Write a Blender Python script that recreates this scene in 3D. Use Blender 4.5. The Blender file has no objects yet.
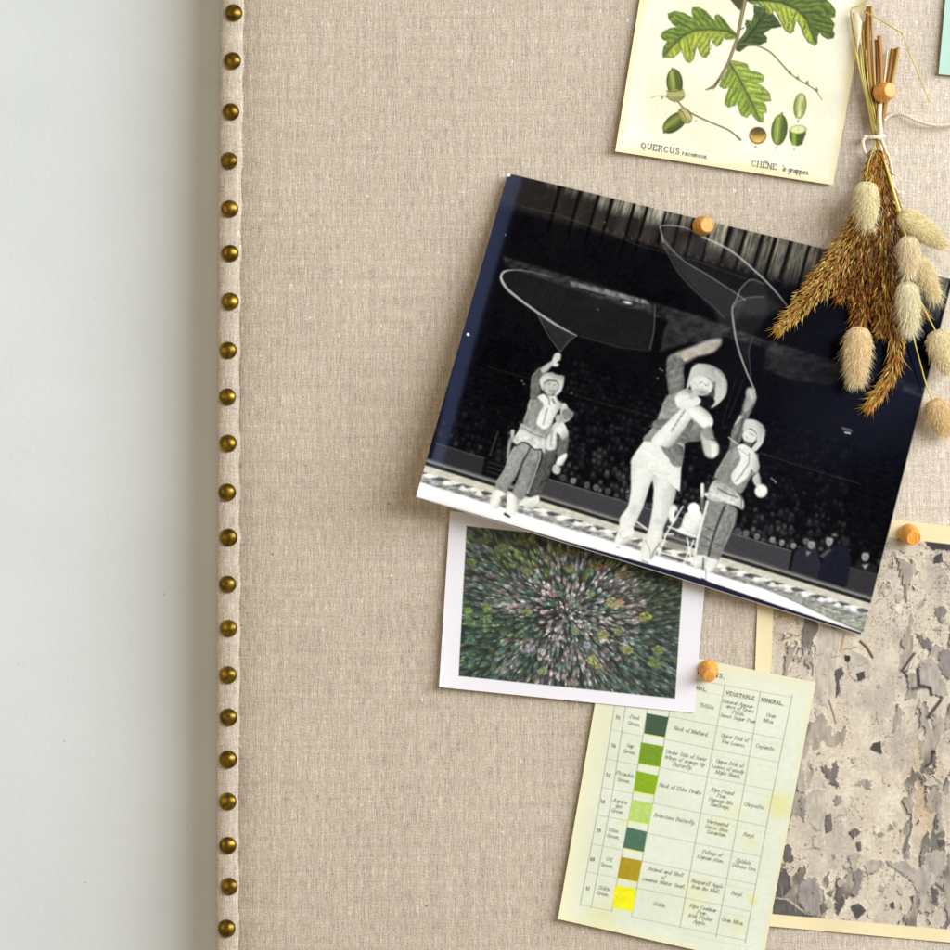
import bpy, bmesh, math, random
import numpy as np
from mathutils import Vector, Matrix, Quaternion
rng = np.random.default_rng(7); random.seed(7)
S = 0.0006            # metres per photo pixel on the board
D = 1.6               # camera distance
scn = bpy.context.scene
COL = scn.collection

def W(px, py, h=0.0):
    k = 1 - h * S / D
    return ((px - 475) * S * k, -h * S, (475 - py) * S * k)

# ------------------------------------------------------------ noise
def _hash(ix, iy, seed):
    n = (ix.astype(np.int64) * 374761393 + iy.astype(np.int64) * 668265263 + seed * 974634777) & 0xffffffff
    n = ((n ^ (n >> 13)) * 1274126177) & 0xffffffff
    n = n ^ (n >> 16)
    return (n & 0xffffff) / float(0xffffff)
def vn(x, y, seed=0):
    ix = np.floor(x); iy = np.floor(y); fx = x - ix; fy = y - iy
    fx = fx * fx * (3 - 2 * fx); fy = fy * fy * (3 - 2 * fy)
    a = _hash(ix, iy, seed); b = _hash(ix + 1, iy, seed); c = _hash(ix, iy + 1, seed); d = _hash(ix + 1, iy + 1, seed)
    return (a * (1 - fx) + b * fx) * (1 - fy) + (c * (1 - fx) + d * fx) * fy
def fbm(x, y, seed=0, o=4):
    s = 0; a = .5; t = 0
    for i in range(o):
        s = s + a * vn(x, y, seed + i * 17); t += a; a *= .5; x = x * 2.03 + 5.1; y = y * 2.03 + 1.7
    return s / t
def ss(a, b, x):
    t = np.clip((x - a) / (b - a), 0, 1); return t * t * (3 - 2 * t)
def rgb(*c): return np.array(c, float) / 255.0
def g(v): return np.array([v * .99, v, v * .985]) if v > .3 else np.array([v, v * .97, v * 1.02])

# ------------------------------------------------------------ printed sheet: a fine mesh whose vertices carry the ink
class Canvas:
    def __init__(s, TL, TR, BR, BL, step, base):
        s.c = [np.array(p, float) for p in (TL, TR, BR, BL)]
        w = max(np.linalg.norm(s.c[1] - s.c[0]), np.linalg.norm(s.c[2] - s.c[3]))
        h = max(np.linalg.norm(s.c[3] - s.c[0]), np.linalg.norm(s.c[2] - s.c[1]))
        s.nu = int(w / step) + 1; s.nv = int(h / step) + 1
        u, v = np.meshgrid(np.linspace(0, 1, s.nu), np.linspace(0, 1, s.nv)); s.U = u; s.V = v
        P = [(1 - u) * (1 - v) * s.c[0][i] + u * (1 - v) * s.c[1][i] + u * v * s.c[2][i] + (1 - u) * v * s.c[3][i] for i in (0, 1)]
        s.X, s.Y = P
        s.C = np.ones(s.X.shape + (3,)) * np.array(base)
        A = np.array([[s.c[2][i] + s.c[1][i] - s.c[0][i] - s.c[3][i] for i in (0, 1)], [s.c[2][i] + s.c[3][i] - s.c[0][i] - s.c[1][i] for i in (0, 1)]]).T / 2
        s.A = np.linalg.inv(A); s.m = sum(s.c) / 4
    def win(s, x0, y0, x1, y1):
        q = np.array([[x0, y0], [x1, y0], [x1, y1], [x0, y1]]) - s.m
        uv = q @ s.A.T + .5
        a = uv.min(0) - .035; b = uv.max(0) + .035
        i0 = int(max(0, a[0] * s.nu)); i1 = int(min(s.nu, b[0] * s.nu + 2)); j0 = int(max(0, a[1] * s.nv)); j1 = int(min(s.nv, b[1] * s.nv + 2))
        if i1 <= i0 or j1 <= j0: return None
        return (slice(j0, j1), slice(i0, i1))
    def mix(s, sl, al, col):
        if callable(col): col = col(s.X[sl], s.Y[sl])
        al = al[..., None]
        s.C[sl] = s.C[sl] * (1 - al) + np.asarray(col) * al
    def poly(s, pts, col, a=1., soft=.8, warp=0, wf=.4, seed=1):
        p = np.array(pts, float); m = 2 + soft + warp
        sl = s.win(p[:, 0].min() - m, p[:, 1].min() - m, p[:, 0].max() + m, p[:, 1].max() + m)
        if sl is None: return
        X = s.X[sl]; Y = s.Y[sl]
        if warp:
            X0 = X; X = X + (fbm(X * wf, Y * wf, seed, 3) - .5) * 2 * warp; Y = Y + (fbm(X0 * wf + 40, Y * wf, seed + 5, 3) - .5) * 2 * warp
        d = np.full(X.shape, 1e9); ins = np.zeros(X.shape, bool)
        n = len(p)
        for i in range(n):
            x0, y0 = p[i]; x1, y1 = p[(i + 1) % n]; dx = x1 - x0; dy = y1 - y0; L = dx * dx + dy * dy + 1e-9
            t = np.clip(((X - x0) * dx + (Y - y0) * dy) / L, 0, 1)
            d = np.minimum(d, (X - x0 - t * dx) ** 2 + (Y - y0 - t * dy) ** 2)
            if y0 != y1: ins ^= ((y0 > Y) != (y1 > Y)) & (X < dx * (Y - y0) / (y1 - y0) + x0)
        d = np.sqrt(d); d = np.where(ins, -d, d)
        s.mix(sl, np.clip(.5 - d / (2 * soft), 0, 1) * a, col)
    def line(s, pts, w, col, a=1., soft=.6):
        p = np.array(pts, float); n = len(p)
        ws = np.ones(n) * w if np.isscalar(w) else np.array(w, float)
        m = ws.max() + soft + 1
        sl = s.win(p[:, 0].min() - m, p[:, 1].min() - m, p[:, 0].max() + m, p[:, 1].max() + m)
        if sl is None: return
        X = s.X[sl]; Y = s.Y[sl]; al = np.zeros(X.shape)
        for i in range(n - 1):
            x0, y0 = p[i]; x1, y1 = p[i + 1]; dx = x1 - x0; dy = y1 - y0; L = dx * dx + dy * dy + 1e-9
            t = np.clip(((X - x0) * dx + (Y - y0) * dy) / L, 0, 1)
            d = np.sqrt((X - x0 - t * dx) ** 2 + (Y - y0 - t * dy) ** 2) - (ws[i] * (1 - t) + ws[i + 1] * t) / 2
            wd = np.minimum(1, (ws[i] * (1 - t) + ws[i + 1] * t) / (soft * 1.2) + .15)
            al = np.maximum(al, np.clip(.5 - d / (2 * soft), 0, 1) * wd)
        s.mix(sl, al * a, col)
    def ell(s, cx, cy, rx, ry, rot, col, a=1., soft=.8):
        m = max(rx, ry) + soft + 1
        sl = s.win(cx - m, cy - m, cx + m, cy + m)
        if sl is None: return
        X = s.X[sl] - cx; Y = s.Y[sl] - cy; c, n = math.cos(rot), math.sin(rot)
        x = X * c + Y * n; y = -X * n + Y * c
        k = np.sqrt((x / rx) ** 2 + (y / ry) ** 2); d = (k - 1) * min(rx, ry) * np.where(k > 1, 1.2, 1)
        s.mix(sl, np.clip(.5 - d / (2 * soft), 0, 1) * a, col)
    def allmul(s, f): s.C *= f[..., None]

def T(x0, y0, sc, pts): return [(x0 + x / sc, y0 + y / sc) for x, y in pts]

# ------------------------------------------------------------ pen lettering
GL = {
'a': (4.9, "4,5 1.5,4.6 .4,2 1.2,0 3,.8 4,4|4,5 3.8,.6 4.6,0"), 'b': (4.6, ".5,8.5 .5,.3 2.5,-.1 4,2.2 3.2,4.8 .7,3.8"),
'c': (4.2, "3.6,4.2 2.4,5 .7,3.6 .6,1 2,0 3.7,.9"), 'd': (4.9, "4,8.5 3.9,.5 4.6,0|3.9,4 2,5 .5,3 .8,.5 2.3,0 3.9,1.6"),
'e': (4.2, ".6,2.4 3.5,3.2 3.2,4.8 1.8,5 .5,3 .8,.6 2.2,0 3.7,.9"), 'f': (3.4, "3.6,8 2.4,8.5 1.7,7 1.5,0|.3,5 3.2,5"),
'g': (4.8, "4,5 3.9,-2 2.4,-3.4 .7,-2.8|3.9,4.3 2,5 .5,3 1,.6 2.6,.4 3.9,2"), 'h': (4.8, ".6,8.5 .6,0|.7,3.4 2.6,5 3.8,4.2 3.7,.6 4.5,0"),
'i': (2.2, ".8,5 .9,.5 1.7,0|.9,7 .95,7.5"), 'k': (4.4, ".6,8.5 .6,0|3.6,4.8 .8,2.4 3.8,0"), 'l': (2.3, ".8,8.5 .8,.5 1.7,0"),
'm': (6.8, ".5,5 .6,0|.6,3.5 2.2,5 3,4.2 3,0|3,3.5 4.6,5 5.6,4.2 5.6,.5 6.3,0"), 'n': (4.8, ".5,5 .6,0|.6,3.4 2.5,5 3.6,4.2 3.6,.5 4.4,0"),
'o': (4.3, "2,5 .6,3.6 .7,.9 2.1,0 3.6,1.4 3.5,4 2,5"), 'p': (4.6, ".6,5 .6,-3.4|.6,3.6 2.4,5 3.9,3.4 3.3,.5 2,0 .7,.8"),
'r': (3.6, ".6,5 .7,0|.7,3.2 2.2,5 3.3,4.6"), 's': (3.7, "3.2,4.4 2,5 .8,4 3,1.6 2,0 .4,.6"), 't': (3.2, "1.3,7 1.2,.8 2.2,0 3,.6|.2,5 2.8,5"),
'u': (4.9, ".6,5 .7,1 2,0 3.7,1.6|3.8,5 3.8,.5 4.6,0"), 'v': (4.2, ".4,5 1.7,0 3.6,5"), 'w': (6.2, ".4,5 1.6,0 3,4.6 4.2,0 5.8,5"),
'y': (4.4, ".5,5 1.9,.4|3.8,5 1.8,-2 .3,-3.4"), 'x': (4.2, ".4,5 3.6,0|3.6,5 .3,0"), 'z': (4, ".5,5 3.4,5 .5,0 3.6,0"),
'A': (6.6, ".2,0 3.2,8 6,0|1.3,3 4.8,3"), 'B': (6.2, "1,0 1,8|1,8 4,8 5.2,6.4 4.4,4.6 1,4.3|4.4,4.4 5.8,2.4 4.8,.3 1,0"),
'C': (6.8, "6,6.4 4,8 1.4,7 .6,4 1.4,1 4,0 6,1.6"), 'D': (7, "1,0 1,8|1,8 4,7.6 6.2,5 5.8,1.6 3.6,0 1,0"),
'E': (6, "1,0 1,8|1,8 5,8 5,6.6|1,4.2 4,4.2|1,0 5.2,0 5.2,1.5"), 'F': (5.8, "1,0 1,8|1,8 5,8 5,6.6|1,4.2 4,4.2"),
'G': (7.2, "6,6.4 4,8 1.4,7 .6,4 1.4,1 4,0 5.8,1|5.8,0 5.8,3.4|4.4,3.4 6.6,3.4"), 'H': (7.2, "1,0 1,8|6,0 6,8|1,4.2 6,4.2"),
'I': (2.6, "1.2,0 1.2,8"), 'L': (5.8, "1,8 1,0|1,0 5,0 5,1.6"), 'M': (8.2, ".9,0 .9,8|1.2,8 4,1 6.8,8|7,8 7,0"), 'N': (7, ".9,0 .9,8|.9,8 6,0|6,0 6,8"),
'O': (7.4, "3.4,8 1,6.6 .7,2.4 3.4,0 6,1.6 6.2,6 3.4,8"), 'P': (5.8, "1,0 1,8|1,8 4.4,7.8 5.2,6 4.2,4.2 1,4"), 'Q': (7.4, "3.4,8 1,6.6 .7,2.4 3.4,0 6,1.6 6.2,6 3.4,8|3,1.4 5,-1.6 6.6,-1.8"),
'R': (6.6, "1,0 1,8|1,8 4.4,7.8 5.2,6 4.2,4.3 1,4.2|3.2,4.2 5.8,0"), 'S': (5.8, "5,6.6 3,8 1,6.6 1.4,5 4.8,3.2 5.2,1.4 3,0 .8,1.6"),
'T': (6.4, "3.2,8 3.2,0|.4,6.6 .4,8 6,8 6,6.6"), 'U': (7, "1,8 1,2 3.4,0 5.8,2 5.8,8"), 'V': (6.6, ".3,8 3.2,0 6.2,8"), 'W': (9, ".3,8 2.4,0 4.6,7 6.6,0 8.8,8"),
'Y': (6.4, ".3,8 3.2,4|6.2,8 3.2,4 3.2,0"),
'0': (5, "2.4,7.6 .8,6 .8,1.8 2.4,0 4,1.8 4,6 2.4,7.6"), '1': (3.4, "1.7,7.6 1.7,0"), '5': (5, "4,7.6 1,7.6 .9,4.4 3,4.8 4.1,2.6 3,.2 .7,.6"),
'6': (5, "4,7.2 2,7 .8,4 .9,1 2.6,0 4.1,2 3,4.2 1,3.4"), '7': (5, ".7,7.6 4.2,7.6 2,0"), '8': (5, "2.4,7.6 1,6.2 3.8,2.4 2.4,0 .9,1.8 3.8,6 2.4,7.6"),
'9': (5, "4,4.4 2,3.4 .8,5.6 2.2,7.6 4,6.6 3.8,2.4 1.4,0"), '.': (2.2, ".8,.2 1,.5"), '-': (3.4, ".4,2.6 2.8,2.6"), ',': (2, "1,.4 .6,-1.2"), ' ': (3.2, ""),
}
def text(cv, s, cx, cy, size, ang, col, slant=0., sp=0., a=1., wt=1., align='c', serif=False):
    """size = height of a capital in pixels; (cx, cy) = centre of the line at half x-height."""
    k = size / 8.0
    adv = sum(GL[ch][0] + sp for ch in s) * k
    rx, ry = math.cos(ang), math.sin(ang); ux, uy = math.sin(ang), -math.cos(ang)
    x = -adv / 2 if align == 'c' else 0
    for ch in s:
        w, st = GL[ch]
        for pl in st.split('|'):
            if not pl.strip(): continue
            P = [tuple(float(q) for q in t.split(',')) for t in pl.split()]
            out = []; ws = []
            for i, (gx, gy) in enumerate(P):
                X = x + (gx + slant * gy) * k; Yv = (gy - 2.5) * k
                out.append((cx + rx * X + ux * Yv, cy + ry * X + uy * Yv))
                j = min(i, len(P) - 2); dx = P[j + 1][0] - P[j][0]; dy = P[j + 1][1] - P[j][1]
                ws.append((.42 + 1.05 * abs(dy) / (math.hypot(dx, dy) + 1e-6)) * k * wt)
            cv.line(out, ws, col, a, .42)
            if serif:
                for i in (0, len(P) - 1):
                    if P[i][1] in (0., 8.) and abs(P[i][0] - P[1 if i == 0 else -2][0]) < .5 * abs(P[i][1] - P[1 if i == 0 else -2][1]):
                        q = []
                        for o in (-1.1, 1.1):
                            X = x + (P[i][0] + o) * k; Yv = (P[i][1] - 2.5) * k
                            q.append((cx + rx * X + ux * Yv, cy + ry * X + uy * Yv))
                        cv.line(q, .6 * k, col, a, .42)
        x += (w + sp) * k

# ------------------------------------------------------------ materials
def newmat(name):
    m = bpy.data.materials.new(name); m.use_nodes = True
    nt = m.node_tree; b = nt.nodes['Principled BSDF']; return m, nt, b
def N(nt, t, **kw):
    n = nt.nodes.new(t)
    for k, v in kw.items():
        if k in n.inputs.keys(): n.inputs[k].default_value = v
        else: setattr(n, k, v)
    return n
def L(nt, a, b): nt.links.new(a, b)
def ramp(nt, stops):
    r = nt.nodes.new('ShaderNodeValToRGB'); e = r.color_ramp.elements
    while len(e) < len(stops): e.new(.5)
    for i, (p, c) in enumerate(stops):
        e[i].position = p; e[i].color = (*c, 1) if len(c) == 3 else c
    return r
def lin(*c):
    return tuple(((v / 255) / 12.92 if v / 255 <= .04045 else ((v / 255 + .055) / 1.055) ** 2.4) for v in c)
def s2l(a):
    a = np.clip(a, 0, 1); return np.where(a <= .04045, a / 12.92, ((a + .055) / 1.055) ** 2.4)

def mat_print(name, rough, coat=0., bump=.05, gain=1., spec=.5):
    m, nt, b = newmat(name)
    at = N(nt, 'ShaderNodeAttribute', attribute_name='ink')
    L(nt, at.outputs['Color'], b.inputs['Base Color'])
    b.inputs['Roughness'].default_value = rough; b.inputs['Coat Weight'].default_value = coat; b.inputs['Coat Roughness'].default_value = .12
    b.inputs['Specular IOR Level'].default_value = spec
    tc = N(nt, 'ShaderNodeTexCoord'); no = N(nt, 'ShaderNodeTexNoise', Scale=900., Detail=3.)
    L(nt, tc.outputs['Object'], no.inputs['Vector'])
    no2 = N(nt, 'ShaderNodeTexNoise', Scale=18., Detail=2.); L(nt, tc.outputs['Object'], no2.inputs['Vector'])
    mx = N(nt, 'ShaderNodeMath', operation='MULTIPLY_ADD'); mx.inputs[1].default_value = 12.; L(nt, no2.outputs['Fac'], mx.inputs[0]); L(nt, no.outputs['Fac'], mx.inputs[2])
    bp = N(nt, 'ShaderNodeBump', Strength=bump, Distance=.0004); L(nt, mx.outputs[0], bp.inputs['Height']); L(nt, bp.outputs['Normal'], b.inputs['Normal'])
    return m
PAPER = mat_print('matte_printed_paper', .62, 0, .12, spec=.3)
SATIN = mat_print('satin_card', .5, 0., .06, spec=.3)
GLOSS = mat_print('glossy_photo_paper', .13, 0, .01, spec=.075); GLOSS.node_tree.nodes['Principled BSDF'].inputs['Specular Tint'].default_value = (.40, .48, 1.0, 1)

def mat_attr(name, rough, sss=0., trans=0.):
    m, nt, b = newmat(name)
    at = N(nt, 'ShaderNodeAttribute', attribute_name='ink'); L(nt, at.outputs['Color'], b.inputs['Base Color'])
    b.inputs['Roughness'].default_value = rough; b.inputs['Specular IOR Level'].default_value = .3
    if trans:
        tr = N(nt, 'ShaderNodeBsdfTranslucent'); L(nt, at.outputs['Color'], tr.inputs['Color'])
        mx = N(nt, 'ShaderNodeMixShader'); mx.inputs[0].default_value = trans
        L(nt, b.outputs[0], mx.inputs[1]); L(nt, tr.outputs[0], mx.inputs[2]); L(nt, mx.outputs[0], nt.nodes['Material Output'].inputs['Surface'])
    return m
FLUFF = mat_attr('fluffy_seed_hair', .8, trans=.22)
CHAFF = mat_attr('dry_spikelets', .5, trans=.25)
STRAW = mat_attr('dry_straw', .45)

def mat_fabric():
    m, nt, b = newmat('oatmeal_linen')
    tc = N(nt, 'ShaderNodeTexCoord')
    def noise(sx, sz, detail=2., rough=.5, off=0):
        mp = N(nt, 'ShaderNodeMapping'); mp.inputs['Scale'].default_value = (sx, 40., sz); mp.inputs['Location'].default_value = (off, off, off)
        L(nt, tc.outputs['Object'], mp.inputs['Vector'])
        n = N(nt, 'ShaderNodeTexNoise', Scale=1., Detail=detail, Roughness=rough); L(nt, mp.outputs[0], n.inputs['Vector']); return n
    warp = noise(1150., 120., 3., .65)       # vertical yarns
    weft = noise(260., 1250., 3., .65, 3.)   # horizontal yarns
    gr = noise(1300., 1300., 2., .6, 9.)
    big = noise(6., 6., 2., .5, 5.)
    mid = noise(420., 14., 3., .6, 15.); mid2 = noise(12., 420., 3., .6, 25.)
    def mm(op, a, bb, c=None):
        n = N(nt, 'ShaderNodeMath', operation=op)
        for i, v in enumerate((a, bb, c)):
            if v is None: continue
            if isinstance(v, (int, float)): n.inputs[i].default_value = v
            else: L(nt, v, n.inputs[i])
        return n.outputs[0]
    h = mm('MULTIPLY_ADD', warp.outputs['Fac'], 1.0, mm('MULTIPLY_ADD', weft.outputs['Fac'], .55, mm('MULTIPLY', gr.outputs['Fac'], 1.0)))
    h2 = mm('MULTIPLY_ADD', mid2.outputs['Fac'], .30, mm('MULTIPLY_ADD', mid.outputs['Fac'], .42, h))
    r = ramp(nt, [(.37, lin(130, 117, 104)), (.46, lin(179, 167, 152)), (.54, lin(204, 192, 176)), (.65, lin(246, 239, 226))])
    n0 = mm('MULTIPLY', h2, 1 / 3.27); L(nt, n0, r.inputs[0])
    # slubs: pale short thread knots, and a few dark flecks
    def flecks(sx, sz, off, lo, hi, col, prev):
        n = noise(sx, sz, 1., .5, off); rr = ramp(nt, [(lo, (0, 0, 0)), (hi, (1, 1, 1))]); L(nt, n.outputs['Fac'], rr.inputs[0])
        mx = N(nt, 'ShaderNodeMix', data_type='RGBA'); L(nt, rr.outputs[0], mx.inputs['Factor']); L(nt, prev, mx.inputs['A']); mx.inputs['B'].default_value = (*col, 1); return mx.outputs['Result']
    c = flecks(330., 260., 21., .735, .80, lin(236, 228, 214), r.outputs[0])
    c = flecks(420., 160., 33., .735, .80, lin(240, 234, 222), c)
    c = flecks(260., 330., 47., .755, .82, lin(118, 106, 100), c)
    hs = N(nt, 'ShaderNodeMix', data_type='RGBA', blend_type='MULTIPLY'); hs.inputs['Factor'].default_value = .35
    rb = ramp(nt, [(.3, (.86, .85, .84)), (.7, (1, 1, 1))]); L(nt, big.outputs['Fac'], rb.inputs[0])
    L(nt, c, hs.inputs['A']); L(nt, rb.outputs[0], hs.inputs['B']); L(nt, hs.outputs['Result'], b.inputs['Base Color'])
    b.inputs['Roughness'].default_value = .9; b.inputs['Specular IOR Level'].default_value = .15
    b.inputs['Sheen Weight'].default_value = .15
    bp = N(nt, 'ShaderNodeBump', Strength=.55, Distance=.0005); L(nt, h, bp.inputs['Height']); L(nt, bp.outputs['Normal'], b.inputs['Normal'])
    return m
FABRIC = mat_fabric()

def mat_wall():
    m, nt, b = newmat('painted_plaster')
    tc = N(nt, 'ShaderNodeTexCoord')
    n = N(nt, 'ShaderNodeTexNoise', Scale=260., Detail=4., Roughness=.6); L(nt, tc.outputs['Object'], n.inputs['Vector'])
    n2 = N(nt, 'ShaderNodeTexNoise', Scale=9., Detail=3.); L(nt, tc.outputs['Object'], n2.inputs['Vector'])
    r = ramp(nt, [(.3, lin(212, 219, 222)), (.7, lin(219, 226, 229))]); L(nt, n2.outputs['Fac'], r.inputs[0])
    # scattered tiny scuffs and specks of dirt
    n3 = N(nt, 'ShaderNodeTexNoise', Scale=210., Detail=1.); mp = N(nt, 'ShaderNodeMapping'); mp.inputs['Scale'].default_value = (1, 1, .8)
    L(nt, tc.outputs['Object'], mp.inputs[0]); L(nt, mp.outputs[0], n3.inputs['Vector'])
    rr = ramp(nt, [(.79, (0, 0, 0)), (.83, (.6, .6, .6))]); L(nt, n3.outputs['Fac'], rr.inputs[0])
    mx = N(nt, 'ShaderNodeMix', data_type='RGBA'); L(nt, rr.outputs[0], mx.inputs['Factor']); L(nt, r.outputs[0], mx.inputs['A']); mx.inputs['B'].default_value = (*lin(120, 112, 100), 1)
    L(nt, mx.outputs['Result'], b.inputs['Base Color'])
    b.inputs['Roughness'].default_value = .6; b.inputs['Specular IOR Level'].default_value = .25
    bp = N(nt, 'ShaderNodeBump', Strength=.3, Distance=.0008); L(nt, n.outputs['Fac'], bp.inputs['Height']); L(nt, bp.outputs['Normal'], b.inputs['Normal'])
    return m
WALL = mat_wall()

def mat_brass():
    m, nt, b = newmat('aged_brass')
    tc = N(nt, 'ShaderNodeTexCoord'); n = N(nt, 'ShaderNodeTexNoise', Scale=260., Detail=3.); L(nt, tc.outputs['Object'], n.inputs['Vector'])
    oi = N(nt, 'ShaderNodeObjectInfo')
    r = ramp(nt, [(.35, lin(98, 78, 30)), (.62, lin(146, 118, 44))]); L(nt, n.outputs['Fac'], r.inputs[0])
    hv = N(nt, 'ShaderNodeHueSaturation'); L(nt, r.outputs[0], hv.inputs['Color'])
    mr = N(nt, 'ShaderNodeMapRange'); mr.inputs['To Min'].default_value = .75; mr.inputs['To Max'].default_value = 1.2; L(nt, oi.outputs['Random'], mr.inputs['Value']); L(nt, mr.outputs[0], hv.inputs['Value'])
    L(nt, hv.outputs[0], b.inputs['Base Color'])
    b.inputs['Metallic'].default_value = 1; b.inputs['Roughness'].default_value = .36
    return m
BRASS = mat_brass()
def mat_wood():
    m, nt, b = newmat('varnished_wood')
    tc = N(nt, 'ShaderNodeTexCoord'); mp = N(nt, 'ShaderNodeMapping'); mp.inputs['Scale'].default_value = (900, 900, 120); L(nt, tc.outputs['Object'], mp.inputs[0])
    n = N(nt, 'ShaderNodeTexNoise', Scale=1., Detail=3.); L(nt, mp.outputs[0], n.inputs['Vector'])
    r = ramp(nt, [(.3, lin(200, 130, 46)), (.5, lin(224, 156, 66)), (.7, lin(236, 182, 98))]); L(nt, n.outputs['Fac'], r.inputs[0]); L(nt, r.outputs[0], b.inputs['Base Color'])
    b.inputs['Roughness'].default_value = .42; b.inputs['Subsurface Weight'].default_value = .12; b.inputs['Subsurface Radius'].default_value = (.003, .0015, .0006)
    return m
WOOD = mat_wood()
m_, nt_, b_ = newmat('steel_needle'); b_.inputs['Metallic'].default_value = 1; b_.inputs['Base Color'].default_value = (.6, .6, .6, 1); b_.inputs['Roughness'].default_value = .3
STEEL = m_
def mat_cord():
    m, nt, b = newmat('cotton_cord')
    tc = N(nt, 'ShaderNodeTexCoord'); n = N(nt, 'ShaderNodeTexNoise', Scale=1500., Detail=3.); L(nt, tc.outputs['Object'], n.inputs['Vector'])
    r = ramp(nt, [(.3, lin(205, 190, 165)), (.7, lin(243, 234, 216))]); L(nt, n.outputs['Fac'], r.inputs[0]); L(nt, r.outputs[0], b.inputs['Base Color'])
    b.inputs['Roughness'].default_value = .85
    bp = N(nt, 'ShaderNodeBump', Strength=.5, Distance=.0003); L(nt, n.outputs['Fac'], bp.inputs['Height']); L(nt, bp.outputs['Normal'], b.inputs['Normal'])
    return m
CORD = mat_cord()

# ------------------------------------------------------------ object helpers
def link(name, me, mat, parent=None, smooth=True):
    if mat and not me.materials: me.materials.append(mat)
    if smooth: me.polygons.foreach_set('use_smooth', [True] * len(me.polygons))
    o = bpy.data.objects.new(name, me); COL.objects.link(o)
    if parent: o.parent = parent
    return o
def pyobj(name, V, F, mat, parent=None, smooth=True, ink=None):
    me = bpy.data.meshes.new(name); me.from_pydata(V, [], F)
    if ink is not None:
        a = me.color_attributes.new('ink', 'FLOAT_COLOR', 'POINT')
        c = np.ones((len(V), 4), np.float32); c[:, :3] = s2l(np.array(ink)) * ALB; a.data.foreach_set('color', c.ravel())
    me.update(); return link(name, me, mat, parent, smooth)
ALB = .85
def tag(o, label=None, cat=None, group=None, kind=None):
    for k, v in (('label', label), ('category', cat), ('group', group), ('kind', kind)):
        if v: o[k] = v
    return o
def empty(name, loc=(0, 0, 0)):
    o = bpy.data.objects.new(name, None); COL.objects.link(o); o.location = loc; o.empty_display_size = .01; return o

def sheet(name, cv, hf, th, mat, backcol):
    """Thin solid sheet: inked front grid, cut edge all round, plain back."""
    nu, nv = cv.nu, cv.nv
    H = hf(cv.U, cv.V); k = 1 - H * S / D
    V = np.stack([(cv.X - 475) * S * k, -H * S, (475 - cv.Y) * S * k], -1).reshape(-1, 3)
    nF = len(V)
    Vb = V.copy(); Vb[:, 1] += th * S
    idx = np.arange(nF).reshape(nv, nu)
    q = np.stack([idx[:-1, :-1], idx[1:, :-1], idx[1:, 1:], idx[:-1, 1:]], -1).reshape(-1, 4)
    # border loop + duplicate rim vertices so that the cut edge has its own colour
    loop = np.concatenate([idx[0, :-1], idx[:-1, -1], idx[-1, :0:-1], idx[:0:-1, 0]])
    nb = len(loop); r0 = nF + np.arange(nb); r1 = nF + nb + np.arange(nb)
    rim = np.stack([r0, np.roll(r0, -1), np.roll(r1, -1), r1], -1)
    # coarse back sampled every few vertices
    ju = np.unique(np.linspace(0, nu - 1, 40).astype(int)); jv = np.unique(np.linspace(0, nv - 1, 40).astype(int))
    bi = idx[np.ix_(jv, ju)]; b0 = nF + 2 * nb; bidx = b0 + np.arange(bi.size).reshape(bi.shape)
    bq = np.stack([bidx[:-1, :-1], bidx[:-1, 1:], bidx[1:, 1:], bidx[1:, :-1]], -1).reshape(-1, 4)
    VV = np.concatenate([V, V[loop], Vb[loop], Vb[bi.ravel()]]).astype(np.float32)
    QQ = np.concatenate([q, rim, bq]).astype(np.int32)
    me = bpy.data.meshes.new(name)
    me.vertices.add(len(VV)); me.vertices.foreach_set('co', VV.ravel())
    me.loops.add(QQ.size); me.loops.foreach_set('vertex_index', QQ.ravel())
    me.polygons.add(len(QQ)); me.polygons.foreach_set('loop_start', np.arange(0, QQ.size, 4, dtype=np.int32))
    try: me.polygons.foreach_set('loop_total', np.full(len(QQ), 4, np.int32))
    except Exception: pass
    me.update(calc_edges=True)
    a = me.color_attributes.new('ink', 'FLOAT_COLOR', 'POINT')
    c = np.ones((len(VV), 4), np.float32); c[:nF, :3] = (s2l(cv.C) * ALB).reshape(-1, 3); c[nF:, :3] = s2l(np.array(backcol)) * ALB
    a.data.foreach_set('color', c.ravel())
    return link(name, me, mat)

def tube(path, rad, n=8, closed_ends=True):
    """path: list of 3-D points (metres); rad: scalar or list (metres)."""
    P = [Vector(p) for p in path]; m = len(P)
    R = [rad] * m if np.isscalar(rad) else list(rad)
    V = []; F = []
    nrm = None
    for i in range(m):
        t = (P[min(i + 1, m - 1)] - P[max(i - 1, 0)]).normalized()
        if nrm is None: nrm = t.orthogonal().normalized()
        else:
            nrm = (nrm - t * nrm.dot(t)); nrm = nrm.normalized() if nrm.length > 1e-9 else t.orthogonal().normalized()
        bn = t.cross(nrm)
        for j in range(n):
            a = 2 * math.pi * j / n; V.append(tuple(P[i] + (nrm * math.cos(a) + bn * math.sin(a)) * R[i]))
    for i in range(m - 1):
        for j in range(n): F.append((i * n + j, i * n + (j + 1) % n, (i + 1) * n + (j + 1) % n, (i + 1) * n + j))
    if closed_ends: F.append(tuple(range(n - 1, -1, -1))); F.append(tuple((m - 1) * n + j for j in range(n)))
    return V, F
def merge(parts):
    V = []; F = []
    for v, f in parts:
        o = len(V); V += v; F += [tuple(i + o for i in q) for q in f]
    return V, F
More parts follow.
